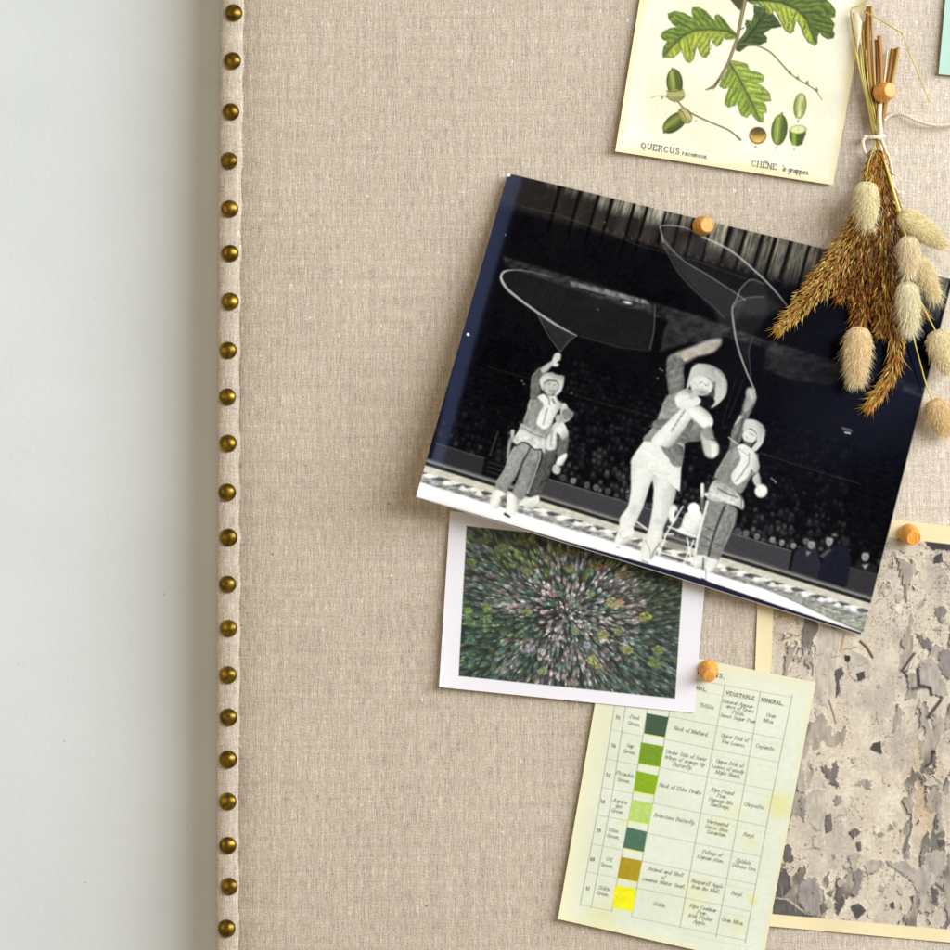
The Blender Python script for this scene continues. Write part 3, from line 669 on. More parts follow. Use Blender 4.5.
# lasso loops: thin swinging rope with the faint veil of its spin
veil = lambda p, v, a, s_=2.: pc.poly(p, g(v), a * .68, s_ * 1.3)
veil(T(400, 160, 3.8, [(395, 425), (430, 418), (600, 430), (760, 480), (950, 540), (965, 600), (955, 722), (830, 712), (665, 665), (560, 590), (430, 510), (385, 450)]), .46, .22)
veil(T(400, 160, 3.8, [(520, 585), (570, 600), (670, 665), (610, 730)]), .55, .35, 1)
pc.line([(655, 306), (654, 330), (650, 349)], 1.2, g(.6), .5); pc.line([(650, 351), (618, 347), (580, 336)], .9, g(.4), .4)
rope = list(map(tuple, spline(T(400, 160, 3.8, [(560, 440), (480, 422), (430, 418), (395, 425), (384, 448), (400, 480), (430, 510), (510, 570), (600, 630), (672, 668)]), 60)))
pc.line(rope, list(np.interp(np.arange(60), [0, 12, 20, 30, 50, 59], [.3, .7, 2.0, 2.8, 2.0, .8])), g(.80), .9, .6)
pc.line([(x + 2.2, y + 2.6) for x, y in rope[28:52]], 1, g(.5), .6)
pc.line(T(400, 160, 3.8, [(525, 590), (560, 660), (608, 728)]), 1, g(.55), .6); pc.line(T(400, 160, 3.8, [(668, 668), (640, 690), (610, 728)]), .8, g(.5), .6)
q60 = lambda p: T(600, 200, 4.75, p)
veil(q60([(295, 120), (400, 130), (500, 180), (620, 240), (740, 340), (830, 430), (890, 500), (780, 560), (640, 560), (580, 560), (450, 430), (370, 340), (310, 230), (290, 150)]), .42, .20)
veil(q60([(300, 190), (400, 290), (500, 350), (640, 440), (690, 470), (640, 600), (585, 650), (545, 520), (450, 430), (370, 340), (310, 230)]), .50, .30)
veil(q60([(640, 500), (660, 440), (710, 385), (780, 400), (800, 480), (790, 560), (720, 660), (700, 800), (650, 680), (632, 560)]), .48, .22)
veil(q60([(640, 500), (700, 465), (780, 460), (880, 510), (800, 550), (700, 545)]), .5, .22)
r2 = list(map(tuple, spline(q60([(300, 200), (290, 150), (296, 122), (400, 130), (500, 180), (620, 240), (740, 340), (830, 430), (895, 510)]), 70)))
pc.line(r2, list(np.interp(np.arange(70), [0, 20, 40, 60, 69], [1.0, 1.0, 1.8, 1.6, 1.2])), g(.78), .85, .6)
pc.line(list(map(tuple, spline(q60([(290, 150), (315, 205), (400, 290), (500, 350), (640, 440), (690, 475)]), 40))), 1.1, g(.62), .7)
pc.line(list(map(tuple, spline(q60([(310, 230), (370, 340), (450, 430), (550, 515), (590, 560)]), 30))), .9, g(.42), .6)
pc.line(list(map(tuple, spline(q60([(780, 400), (720, 378), (670, 420), (650, 470), (632, 500), (628, 525), (632, 570), (650, 680), (690, 800), (735, 905)]), 60))), list(np.interp(np.arange(60), [0, 25, 40, 60], [.5, .9, 1.6, 1.8])), g(.76), .85, .6)
pc.line(list(map(tuple, spline(q60([(628, 520), (660, 480), (720, 462), (780, 460)]), 20))), 1.2, g(.55), .6); pc.line(q60([(725, 655), (705, 720), (718, 850)]), .8, g(.5), .6)

# performers --- drawn as tone shapes
def tone(v, seed, am=.16, fq=.35): return lambda X, Y: np.clip(v + am * (fbm(X * fq, Y * fq, seed, 3) - .5) * 2, 0, 1)[..., None] * np.array([.99, 1, .975])
FR = random.Random(11)
def closed(p):
    P = np.array(p, float); n = len(P); out = []
    for i in range(n):
        p0, p1, p2, p3 = P[i - 1], P[i], P[(i + 1) % n], P[(i + 2) % n]
        for t in (0, .25, .5, .75):
            c = .5 * ((2 * p1) + (-p0 + p2) * t + (2 * p0 - 5 * p1 + 4 * p2 - p3) * t * t + (-p0 + 3 * p1 - 3 * p2 + p3) * t ** 3)
            out.append(tuple(c * .8 + (p1 * (1 - t) + p2 * t) * .2))
    return out
def shp(fn, p, v, a=1., s_=.7, seed=3, am=.08):
    am *= .6; q = closed(fn(p)); Q = np.array(q); c = Q.mean(0)
    w0, v0 = np.linalg.eigh(np.cov((Q - c).T)); pv = v0[:, 0] * (1 if v0[0, 0] >= 0 else -1); sp_ = max(.5, np.abs((Q - c) @ pv).max())
    base = tone(v, seed, am)
    def shade(X, Y):
        t = ((X - c[0]) * pv[0] + (Y - c[1]) * pv[1]) / sp_
        k = 1.04 - (.34 if v < .8 else .30) * np.clip(t + .1, 0, 1.2) ** 2 - (.30 if v < .8 else .20) * np.clip(-t - .25, 0, 1) ** 2
        return np.clip(base(X, Y) * (k * (.93 if v >= .8 else .95))[..., None], 0, 1)
    pc.poly(q, shade, a, s_)
    if a < 1 or s_ > 1.15: return
    x0, y0 = Q.min(0); x1, y1 = Q.max(0)
    w_, v_ = np.linalg.eigh(np.cov((Q - c).T)); ax = v_[:, 1]
    for _ in range(int((x1 - x0) * (y1 - y0) / (16 if v < .8 else 30))):
        px_, py_ = FR.uniform(x0, x1), FR.uniform(y0, y1); ins = False
        for i in range(len(Q)):
            (ax0, ay0), (bx0, by0) = Q[i - 1], Q[i]
            if (ay0 > py_) != (by0 > py_) and px_ < (bx0 - ax0) * (py_ - ay0) / (by0 - ay0) + ax0: ins = not ins
        if not ins: continue
        an = math.atan2(ax[1], ax[0]) + FR.gauss(0, .5); l_ = FR.uniform(1, 4)
        dv = FR.choice((-.3, -.18, .2, .14)) if v < .8 else FR.choice((-.14, -.08, .05))
        pc.line([(px_ - math.cos(an) * l_, py_ - math.sin(an) * l_), (px_ + math.cos(an + .3) * l_, py_ + math.sin(an + .3) * l_)], [.6, 1.5] if FR.random() < .5 else [1.5, .5], np.ones(3) * max(.04, min(1, v + dv)), .34 if v < .8 else .22, 1.2)
A_ = lambda p: T(480, 340, 7.917, p); B_ = lambda p: T(480, 420, 7.917, p); C_ = lambda p: T(640, 320, 7.917, p); D_ = lambda p: T(600, 420, 7.917, p)
E_ = lambda p: T(600, 490, 7.917, p); F_ = lambda p: T(680, 400, 7.917, p); G_ = lambda p: T(670, 480, 7.917, p)
# companion behind the left performer
shp(B_, [(500, 260), (600, 280), (560, 420), (500, 560), (470, 600), (380, 590), (440, 440), (490, 320)], .34)
shp(A_, [(510, 760), (620, 700), (650, 800), (620, 900), (500, 900)], .36)
shp(A_, [(640, 790), (700, 740), (698, 830), (680, 950), (620, 950)], .30)
shp(B_, [(630, 150), (700, 120), (692, 230), (675, 270), (610, 310)], .42)
shp(B_, [(620, 300), (680, 260), (688, 290), (650, 360), (600, 350)], .96)
shp(B_, [(590, 350), (640, 375), (632, 420), (600, 430), (570, 400)], .8)
shp(A_, [(600, 650), (660, 650), (700, 730), (690, 770), (650, 785), (630, 750), (605, 745), (600, 860), (530, 870), (520, 800), (560, 700)], .90, am=.16)
pc.line(A_([(575, 720), (565, 780), (560, 840)]), .8, g(.3), .7)
shp(A_, [(640, 510), (680, 505), (700, 540), (738, 575), (735, 605), (700, 640), (655, 655), (635, 600)], .78)
shp(A_, [(655, 560), (700, 545), (728, 580), (720, 610), (680, 635), (660, 620)], .52)
shp(A_, [(600, 600), (640, 590), (655, 645), (620, 665), (600, 640)], .74)
shp(B_, [(380, 620), (460, 595), (470, 640), (430, 700), (400, 712), (340, 680), (335, 610)], .93)
# left performer
shp(B_, [(280, 210), (340, 180), (400, 210), (392, 250), (340, 320), (290, 440), (225, 540), (200, 600), (120, 560), (130, 490), (190, 400), (230, 270)], .60, am=.1)
shp(B_, [(400, 215), (480, 240), (480, 300), (425, 470), (372, 590), (310, 640), (255, 580), (300, 460), (340, 340), (380, 260)], .57, am=.1)
pc.line(B_([(400, 215), (372, 270), (335, 345), (290, 450)]), 1.2, g(.14), .9); pc.line(B_([(478, 245), (475, 310), (420, 470), (375, 580)]), .9, g(.86), .8)
pc.line(B_([(275, 215), (235, 290), (190, 400), (130, 490)]), .9, g(.84), .7); pc.line(B_([(345, 350), (440, 350)]), .6, g(.32), .6)
shp(B_, [(95, 580), (140, 550), (225, 600), (160, 640), (140, 705), (72, 690)], .97); shp(B_, [(205, 600), (255, 585), (310, 640), (300, 700), (270, 755), (195, 740), (215, 660)], .97)
shp(B_, [(195, 735), (240, 762), (230, 772), (190, 750)], .1); pc.poly(B_([(160, 610), (215, 590), (210, 640), (170, 650)]), g(.4), .7)
shp(A_, [(398, 465), (470, 440), (520, 430), (600, 450), (640, 510), (600, 600), (580, 640), (560, 740), (510, 745), (345, 662), (372, 560)], .60, am=.06)
pc.line(A_([(400, 470), (375, 560), (348, 660)]), .8, g(.8), .6); pc.poly(A_([(470, 470), (500, 500), (460, 620), (440, 700), (430, 600)]), g(.5), .6, 1.2)
shp(A_, [(398, 470), (402, 370), (412, 280), (470, 225), (520, 195), (560, 200), (540, 245), (500, 275), (478, 300), (474, 360), (482, 410), (470, 455)], .42, am=.14)
shp(A_, [(480, 228), (540, 180), (575, 165), (585, 195), (560, 215), (540, 240), (500, 262)], .74)
shp(A_, [(570, 160), (590, 112), (618, 100), (642, 115), (638, 155), (610, 178), (628, 190), (612, 210), (578, 205)], .86)
pc.line(A_([(600, 120), (620, 165)]), .6, g(.5), .5); pc.line(A_([(400, 380), (415, 285), (470, 228)]), .8, g(.7), .6)
shp(A_, [(472, 330), (478, 298), (520, 262), (570, 255), (602, 274), (665, 283), (662, 350), (640, 410), (605, 440), (585, 430), (618, 390), (622, 352), (600, 322), (540, 318), (508, 345), (500, 400), (482, 380)], .84)
pc.line(A_([(505, 345), (540, 322), (600, 325), (622, 350)]), 1.0, g(.22), .9)
shp(A_, [(505, 350), (540, 325), (600, 328), (622, 358), (615, 395), (575, 435), (545, 440), (515, 415), (502, 385)], .80, am=.05)
for x, y in ((548, 348), (592, 355)): pc.ell(480 + x / 7.917, 340 + y / 7.917, .9, .55, .1, g(.25), .85, .4)
pc.line(A_([(575, 355), (580, 375), (568, 378)]), .5, g(.5), .6, .4); pc.line(A_([(550, 395), (570, 405), (590, 398)]), .8, g(.35), .8, .4); pc.poly(A_([(508, 370), (520, 410), (545, 438), (530, 440), (505, 410)]), g(.5), .5, .8)
shp(A_, [(455, 450), (500, 428), (545, 452), (600, 440), (612, 480), (655, 510), (620, 560), (585, 610), (570, 650), (540, 692), (500, 708), (448, 660), (470, 580), (505, 520), (480, 480)], .95, am=.12)
pc.line(A_([(515, 430), (548, 470), (550, 515)]), 1.1, g(.3), .8); pc.line(A_([(570, 465), (590, 500)]), 1.5, g(.3), .8); pc.line(A_([(535, 540), (515, 610), (500, 670)]), 1.2, g(.4), .7)
shp(A_, [(332, 660), (440, 710), (522, 745), (515, 880), (490, 892), (482, 862), (430, 866), (370, 812), (330, 808), (290, 832), (252, 800), (305, 715)], .86, am=.3)
pc.line(A_([(322, 690), (420, 745), (510, 775)]), 1.0, g(.35), .7); pc.line(A_([(252, 806), (290, 834), (330, 810), (372, 815), (432, 868), (480, 865), (494, 892)]), 1.1, g(.12), .9)
shp(A_, [(210, 930), (222, 800), (245, 770), (262, 775), (245, 840), (225, 945)], .58); shp(A_, [(243, 715), (275, 712), (270, 765), (248, 780)], .72)
# central performer
shp(D_, [(255, 330), (410, 390), (428, 440), (392, 530), (345, 680), (295, 790), (255, 880), (245, 960), (125, 960), (150, 850), (160, 770), (222, 680), (245, 540)], .94, am=.03)
shp(D_, [(425, 440), (602, 530), (572, 680), (532, 790), (502, 860), (482, 960), (355, 960), (385, 860), (415, 700), (425, 550)], .93, am=.03)
for (x, y, rx, ry) in ((267, 710, 3.2, 5.2), (458, 800, 4.2, 3.4), (440, 470, 2.2, 6)): pc.ell(600 + x / 7.917, 420 + y / 7.917, rx, ry, .3, g(.66), .32, 2)
pc.poly(D_([(500, 540), (590, 540), (560, 660), (520, 790), (500, 760)]), g(.82), .6, 2)
shp(E_, [(125, 385), (150, 330), (262, 300), (255, 380), (205, 432), (118, 425)], .97, am=.02); pc.line(E_([(150, 340), (180, 385), (230, 375)]), .8, g(.6), .6)
shp(E_, [(350, 360), (490, 330), (450, 470), (425, 540), (360, 550), (320, 545)], .95, am=.05)
pc.line(E_([(360, 400), (395, 470), (400, 520)]), 1, g(.5), .6); pc.line(E_([(470, 420), (430, 480), (400, 545)]), 1.2, g(.35), .7); pc.line(E_([(335, 560), (380, 575)]), 1.5, g(.5), .7); pc.ell(618, 547.6, 1.6, .9, .2, g(.5), .7)
shp(D_, [(425, 60), (500, 80), (662, 180), (656, 300), (642, 400), (632, 557), (600, 542), (540, 490), (430, 440), (405, 400), (250, 355), (258, 290), (330, 190), (380, 110)], .95, am=.05)
shp(D_, [(465, 128), (655, 215), (645, 362), (580, 362), (545, 305), (500, 245)], .52, am=.08); pc.line(D_([(590, 200), (625, 340)]), 1, g(.36), .6)
pc.line(D_([(405, 400), (480, 420), (560, 430)]), 1, g(.75), .5)
shp(C_, [(215, 600), (340, 545), (420, 560), (480, 690), (560, 780), (500, 850), (470, 960), (30, 960), (110, 850), (160, 720)], .60, am=.04)
shp(D_, [(425, 70), (440, 0), (730, 0), (700, 120), (672, 190), (560, 130), (480, 85)], .48, am=.08)
shp(C_, [(165, 860), (330, 700), (400, 690), (425, 745), (300, 935), (230, 1010), (90, 960)], .95, am=.05)
pc.line(C_([(355, 715), (250, 880)]), 2.2, g(.55), .8); 
for t in np.linspace(0, 1, 6): pc.ell(*C_([(355 - 105 * t, 715 + 165 * t)])[0], .9, .7, 0, g(.85), .9, .4)
shp(C_, [(278, 612), (350, 545), (400, 600), (490, 640), (400, 700), (300, 695)], .95, am=.04); pc.line(C_([(330, 640), (400, 620)]), .8, g(.7), .5)
shp(C_, [(400, 700), (480, 685), (552, 740), (582, 800), (562, 850), (510, 862), (450, 810), (400, 760)], .97, am=.02)
shp(D_, [(800, 100), (870, 40), (905, 140), (942, 200), (938, 265), (885, 305), (832, 280), (808, 200)], .80, 1, 1.3); shp(D_, [(800, 90), (870, 50), (895, 130), (850, 160)], .55, .8, 1.2); shp(D_, [(880, 190), (938, 200), (935, 268), (885, 298)], .97, .9, 1.2)
pc.line(D_([(880, 150), (910, 160)]), 1.2, g(.15), .8)
pc.poly(closed(C_([(225, 300), (300, 250), (400, 215), (520, 165), (600, 148), (645, 150), (640, 195), (590, 250), (520, 275), (450, 290), (380, 330), (300, 350)])), lambda X, Y: np.clip(.72 + .3 * (fbm(X * .2, Y * .2, 5) - .5), 0, 1)[..., None] * np.array([1, .97, .91]), .92, 1.7)
shp(C_, [(213, 310), (260, 280), (330, 300), (352, 350), (345, 420), (352, 530), (300, 565), (235, 592), (213, 480)], .46, 1, .9, 9, .16)
for yy in (400, 460, 520): pc.line(C_([(235, yy + 20), (340, yy - 20)]), 1.4, g(.62), .5)
pc.line(C_([(350, 340), (420, 300)]), 2, g(.3), .5)
shp(C_, [(368, 555), (385, 460), (410, 380), (460, 345), (560, 355), (650, 408), (690, 490), (682, 590), (620, 665), (560, 700), (585, 620), (590, 560), (560, 470), (500, 445), (430, 480)], .80, am=.06)
pc.line(C_([(600, 410), (655, 470), (660, 570), (600, 660)]), 3, g(.80), .7, 1.4); pc.line(C_([(370, 550), (390, 460), (412, 385), (460, 350)]), 1.2, g(.8), .6)
shp(C_, [(480, 622), (560, 598), (592, 650), (545, 698), (490, 662)], .08)
pc.line(C_([(590, 500), (575, 600)]), 3, g(.32), .7, 1.2)
pc.ell(*C_([(428, 605)])[0], 4.6, 4, .3, g(.76), 1, .8); pc.ell(*C_([(452, 632)])[0], 4, 2.6, .2, g(.88), 1, .7)
pc.ell(*C_([(488, 520)])[0], 11.4, 10, .2, tone(.86, 4, .12), 1, .8); pc.ell(*C_([(500, 575)])[0], 9, 3.2, .2, g(.55), .6, 1.6)
for q, w_, v_, a_ in (([(470, 500), (490, 492)], .9, .38, .7), ([(515, 512), (532, 520)], .9, .38, .7), ([(498, 520), (494, 545), (505, 548)], .7, .55, .6), ([(478, 566), (500, 572), (515, 570)], .9, .35, .7)): pc.line(C_(q), w_, g(v_), a_, .5)
# chair with plush toy
shp(E_, [(640, 290), (680, 180), (800, 170), (815, 300), (760, 378), (690, 362), (600, 320)], .96, am=.05)
pc.ell(*E_([(742, 150)])[0], 6, 6.4, 0, tone(.97, 3, .03)); pc.ell(*E_([(580, 190)])[0], 4.6, 9.6, .1, g(.93)); pc.ell(*E_([(602, 195)])[0], 1.7, 4, .1, g(.14), .9)
for q in ([(655, 130), (510, 372)], [(540, 290), (765, 372)], [(520, 370), (465, 510)], [(742, 400), (660, 582)], [(690, 380), (728, 590)], [(465, 490), (740, 572)], [(290, 250), (370, 310)], [(520, 350), (580, 350)]):
    pc.line(E_(q), 1.6, g(.94), .95, .5)
pc.line(E_([(500, 512), (660, 560)]), 1.4, g(.15), .7); pc.poly(E_([(540, 380), (680, 400), (690, 480), (560, 470), (510, 440)]), g(.42), .6, 1.5); pc.line(E_([(620, 260), (700, 330)]), .7, g(.6), .5)
# right performer
shp(G_, [(300, 165), (440, 190), (532, 232), (522, 330), (465, 470), (420, 540), (380, 650), (330, 650), (300, 600), (205, 610), (220, 480), (260, 300)], .55, am=.14)
pc.line(G_([(432, 210), (395, 300), (350, 430), (320, 530), (305, 600)]), 2.0, g(.13), .85, .8); pc.line(G_([(296, 170), (255, 330), (215, 480), (196, 610)]), 2.6, g(.93), .95)
for q in ([(280, 370), (340, 400)], [(350, 500), (410, 520)], [(250, 520), (310, 530)], [(270, 450), (320, 480)], [(400, 250), (440, 240)]): pc.line(G_(q), 1.1, g(.24), .7)
pc.line(G_([(515, 260), (500, 350), (440, 500), (400, 600)]), .8, g(.8), .6)
shp(G_, [(190, 600), (282, 600), (275, 680), (190, 692)], .95); shp(G_, [(300, 620), (382, 640), (352, 720), (290, 742), (270, 700)], .95); pc.line(G_([(265, 620), (262, 680)]), 1.6, g(.25), .8); shp(G_, [(250, 775), (295, 800), (295, 812), (250, 795)], .12); pc.line(G_([(282, 700), (285, 780)]), .9, g(.4), .7)
shp(F_, [(400, 380), (470, 360), (560, 380), (622, 450), (612, 560), (555, 620), (492, 735), (430, 705), (275, 612), (340, 470)], .56, am=.07)
pc.poly(F_([(480, 470), (440, 560), (400, 640), (370, 660), (390, 560)]), g(.44), .6, 1.4); pc.line(F_([(400, 390), (340, 480), (280, 605)]), .9, g(.74), .6)
shp(F_, [(520, -30), (606, -30), (590, 40), (545, 125), (505, 230), (485, 320), (440, 370), (392, 395), (412, 230), (480, 110)], .45, am=.16)
pc.poly(F_([(530, 0), (590, 10), (545, 80), (510, 100), (505, 50)]), g(.72), .7, 1); pc.poly(F_([(470, 120), (500, 130), (450, 190), (430, 195)]), g(.85), .8, .9); pc.line(F_([(500, 150), (470, 250), (450, 330)]), 1.6, g(.22), .6)
pc.ell(*C_([(878, 590)])[0], 5.2, 7.4, -.25, tone(.68, 6, .1), 1, 1.2); pc.line(C_([(870, 560), (890, 620)]), 1.6, g(.85), .6, .9)
shp(F_, [(508, 180), (535, 152), (600, 160), (660, 200), (675, 260), (655, 340), (600, 405), (565, 385), (605, 330), (600, 262), (560, 228), (500, 250)], .84, am=.05)
pc.line(F_([(665, 240), (650, 330), (600, 398)]), 1.0, g(.9), .7); pc.line(F_([(500, 252), (560, 228), (602, 262)]), .8, g(.35), .8)
pc.ell(*F_([(550, 287)])[0], 7.4, 6.6, .5, tone(.86, 8, .05)); pc.poly(F_([(500, 320), (540, 330), (580, 345), (560, 372), (510, 355)]), g(.42), .8, .8)
pc.line(F_([(555, 262), (585, 280)]), 1.1, g(.5), .8); pc.line(F_([(520, 290), (535, 300)]), .8, g(.5), .6)
shp(F_, [(455, 370), (500, 348), (580, 400), (632, 520), (602, 582), (562, 545), (545, 600), (462, 672), (420, 650), (405, 590), (480, 470)], .94, am=.1)
pc.line(F_([(548, 420), (545, 500), (480, 600), (440, 645)]), 1.1, g(.38), .75); pc.line(F_([(470, 390), (540, 440)]), .8, g(.5), .6)
shp(F_, [(572, 620), (622, 575), (642, 660), (600, 682)], .78); pc.ell(*F_([(642, 720)])[0], 6.4, 6.8, .3, tone(.92, 3, .06), 1, 1.1)
shp(F_, [(280, 628), (430, 690), (502, 790), (495, 865), (420, 832), (225, 790), (215, 740)], .78, am=.3)
pc.line(F_([(240, 740), (330, 775), (420, 815)]), 1.8, g(.94), .8); pc.line(F_([(300, 700), (380, 745), (450, 770)]), 1.8, g(.25), .6); pc.line(F_([(450, 720), (490, 780), (485, 850)]), 1.4, g(.2), .7)
shp(F_, [(163, 668), (192, 668), (190, 775), (165, 775)], .94); shp(F_, [(165, 780), (192, 780), (186, 885), (165, 875)], .45); pc.ell(*F_([(207, 748)])[0], 2, 2, 0, g(.9))
for q in ([(430, 200), (520, 300)], [(300, 265), (460, 355)]): pc.line(F_([(385, 295), (460, 350)]), .8, g(.85), .8)
for _ in range(1):
    K = pc.C; K = (np.roll(K, 1, 0) + 2 * K + np.roll(K, -1, 0)) / 4; K = (np.roll(K, 1, 1) + 2 * K + np.roll(K, -1, 1)) / 4; pc.C = K
lum = pc.C.mean(-1); pc.C = np.clip(pc.C * (1 + (.03 * (fbm(X * .55, Y * .55, 301, 3) - .5) * 2 * ss(.1, .4, lum) * (1 - ss(.9, 1., lum)))[..., None]), 0, 1)
# grain, worn rim and the curled lip's dark shade, painted along the bottom edge
gr = (vn(X * 1.5, Y * 1.5, 99) - .5) * .035 + (vn(X * .7, Y * .7, 98) - .5) * .02
pc.C = np.clip(pc.C + gr[..., None] * (1 - .8 * (pc.C > .9)), 0, 1)
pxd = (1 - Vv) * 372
lip_shade = np.interp(U, [0, .12, .35, .62, .80, 1.0], [0.2, 1.2, 2.6, 6.8, 4.2, 2.6])
m = ss(-.9, .9, lip_shade - pxd)[..., None]; pc.C = pc.C * (1 - m) + rgb(38, 36, 60) * m
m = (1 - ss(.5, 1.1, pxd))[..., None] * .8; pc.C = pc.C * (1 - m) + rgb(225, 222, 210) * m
for (cx, cy, r) in ((508.6, 174.6, 2.2), (468, 334.5, 1.6), (417, 496, 1.8), (863, 635, 2.6), (452, 506, .0)):
    if r: pc.ell(cx, cy, r, r, 0, g(.95), .95, .6)
m = (1 - ss(.4, 1.2, (1 - U) * 455))[..., None] * .75; pc.C = pc.C * (1 - m) + rgb(214, 204, 178) * m
m = (1 - ss(.3, 1.0, Vv * 400))[..., None] * .5; pc.C = pc.C * (1 - m) + rgb(190, 180, 150) * m
def hphoto(u, v):
    return 3 + 9.5 * v + 36 * (1 - u) ** 1.5 * (.10 + .90 * v) + 4.4 * np.exp(-u / .024) + 6 * (1 - np.exp(-np.maximum(0, v - .02) / .3)) * 4 * u * (1 - u) - 3.0 * np.exp(-(1 - v) / .015)
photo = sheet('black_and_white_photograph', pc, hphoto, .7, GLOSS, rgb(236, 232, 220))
tag(photo, 'large glossy black and white photograph of rope twirling rodeo performers, pinned at a tilt', 'photograph')

# ============================================================ AERIAL FOREST CARD
fc = Canvas((450, 511), (709, 538.5), (694, 713), (439, 687), .62, rgb(240, 238, 246))
fc.C *= (1 + .012 * (fbm(fc.X * .3, fc.Y * .3, 3)[..., None] - .5))
inset = [(466.6, 526), (684.5, 549), (675, 698.5), (458.6, 676)]
ic = Canvas(inset[0], inset[1], inset[2], inset[3], 3.0, (0, 0, 0))
dark = lambda X, Y: np.clip(rgb(22, 28, 30) * (.7 + .8 * fbm(X * .08, Y * .08, 4))[..., None], 0, 1)
fcopy = fc.C.copy()
fc.poly(inset, dark, 1, .6)
cx0, cy0 = 566, 612
pos = []
gy = 518
while gy < 705:
    gx = 452
    while gx < 690:
        pos.append((gx + random.uniform(-1.9, 1.9), gy + random.uniform(-1.9, 1.9))); gx += 3.6
    gy += 3.4
pos.sort(key=lambda p: -math.hypot(p[0] - cx0, p[1] - cy0))
for x, y in pos:
    dx, dy = x - cx0, y - cy0; r = math.hypot(dx, dy); a = math.atan2(dy, dx)
    nz = float(fbm(np.array([x * .045]), np.array([y * .045]), 77, 3)[0]); hu = float(vn(np.array([x * .02]), np.array([y * .02]), 5)[0]); w = random.random()
    left = x + (nz - .5) * 110 < 512 and y + (hu - .5) * 60 > 598; topb = y + (nz - .5) * 60 < 580
    if left: c = rgb(64, 86, 76) if w < .65 else rgb(94, 108, 70)
    elif topb and nz > .44: c = rgb(96, 108, 58) if w < .55 else rgb(82, 84, 64)
    elif r < 74 and w < .62: c = rgb(138, 134, 134) if w < .45 else rgb(146, 124, 122)
    elif x < 560 and w < .55: c = rgb(112, 106, 104)
    elif x > 610 and y < 625: c = rgb(76, 86, 62) if w < .7 else rgb(104, 104, 92)
    elif w < .30: c = rgb(108, 106, 112)
    elif w < .8: c = rgb(78, 92, 74)
    else: c = rgb(66, 92, 82)
    ed = min(1, r / 120); c = c * (1 - .35 * ed) + rgb(64, 88, 84) * .35 * ed
    c = c * 1.08 * random.choice((.5, .8, 1.0, 1.2, 1.4)) * random.uniform(.9, 1.1) * (.75 + .5 * nz) * (1.05 - .30 * min(1, r / 130))
    ln = 1.2 + r * .050 * random.uniform(.6, 1.3); wd = random.choice((.9, 1.2, 1.5, 1.9, 2.3))
    ex, ey = math.cos(a), math.sin(a)
    fc.line([(x - ex * ln * 1.7, y - ey * ln * 1.7), (x + ex * ln * .5, y + ey * ln * .5)], [wd * .35, wd * 1.5], np.clip(c * .55, 0, 1), .8, .8)
    tx, ty = x + ex * ln * .5, y + ey * ln * .5
    fc.ell(tx, ty, wd * 1.1 + r * .018, wd * .9, a, np.clip(c * 1.0, 0, 1), .85, .9)
    for _q in range(2):
        sh_ = random.uniform(-.6, 1.6) * (1 + r * .012); fc.ell(tx + ex * sh_ + random.gauss(0, wd * .3), ty + ey * sh_ + random.gauss(0, wd * .3), .7 + r * .006, .5, a, np.clip(c * random.choice((.6, 1.3, 1.5)), 0, 1), .7, .55)
def clump(x, y, R, c, n):
    c = np.array(c) * 1.0; c = c.mean() * .2 + c * .8; R = R * .8
    a0 = math.atan2(y - cy0, x - cx0)
    for i in range(n):
        a = random.uniform(0, 6.28); r = R * math.sqrt(random.random()); px_ = x + math.cos(a) * r * 1.15; py_ = y + math.sin(a) * r * .85
        fc.ell(px_, py_, random.uniform(.6, 1.4), random.uniform(.5, 1.0), a0, np.clip(np.array(c) * random.uniform(.55, 1.2), 0, 1), .85, .6)
YG = rgb(158, 164, 84)
for x, y, R, c in ((612, 603, 8, rgb(172, 168, 100)), (620, 602, 4, rgb(186, 138, 92)), (645.5, 617, 6.5, rgb(168, 172, 66)), (603, 634.5, 6.5, YG), (619, 632, 6, rgb(126, 142, 78)), (627, 650, 6, YG), (592, 660, 6.5, rgb(166, 170, 84)), (597, 666, 4, YG), (658, 650, 6, rgb(124, 150, 62)), (655, 663, 8, rgb(116, 138, 62)), (570, 569, 5, YG * .9), (527, 572, 5.5, rgb(130, 134, 70)), (527, 612, 5.5, rgb(146, 156, 92)), (543, 671, 5, rgb(140, 150, 96)), (572, 682, 5, rgb(150, 118, 116)), (559, 594, 3.5, rgb(96, 132, 104)),
                   (468, 610, 5, rgb(116, 150, 62)), (487, 608, 5, rgb(126, 156, 66)), (470, 622, 6, rgb(96, 136, 72)), (486, 619, 6, rgb(108, 144, 84)), (470, 640, 6, rgb(70, 118, 88)), (500, 548, 6, rgb(112, 118, 60)), (486, 540, 6, rgb(92, 98, 56)), (521, 540, 7, rgb(104, 110, 62)), (561, 553, 6, rgb(112, 118, 62)), (572, 553, 5, rgb(122, 128, 66)), (594, 566, 6, rgb(138, 122, 62)), (600, 567, 4, rgb(160, 112, 60)), (625, 576, 6, rgb(120, 108, 60)), (472, 562, 5, rgb(112, 122, 56)), (545, 556, 4, rgb(130, 104, 92)), (590, 594, 4.5, rgb(132, 138, 104)), (553, 594, 4, rgb(168, 124, 124)), (470, 655, 5, rgb(72, 112, 76)), (505, 632, 5, rgb(70, 112, 80)), (575, 631, 4, rgb(116, 140, 84)), (660, 602, 5, rgb(78, 88, 58)), (676, 660, 4, rgb(98, 120, 66)), (587, 645, 5, rgb(150, 150, 170)), (530, 648, 6, rgb(150, 146, 160))):
    clump(x, y, R, c, int(R * 10))
fc.C *= (.90 + .3 * fbm(fc.X * .35, fc.Y * .35, 71, 3))[..., None]
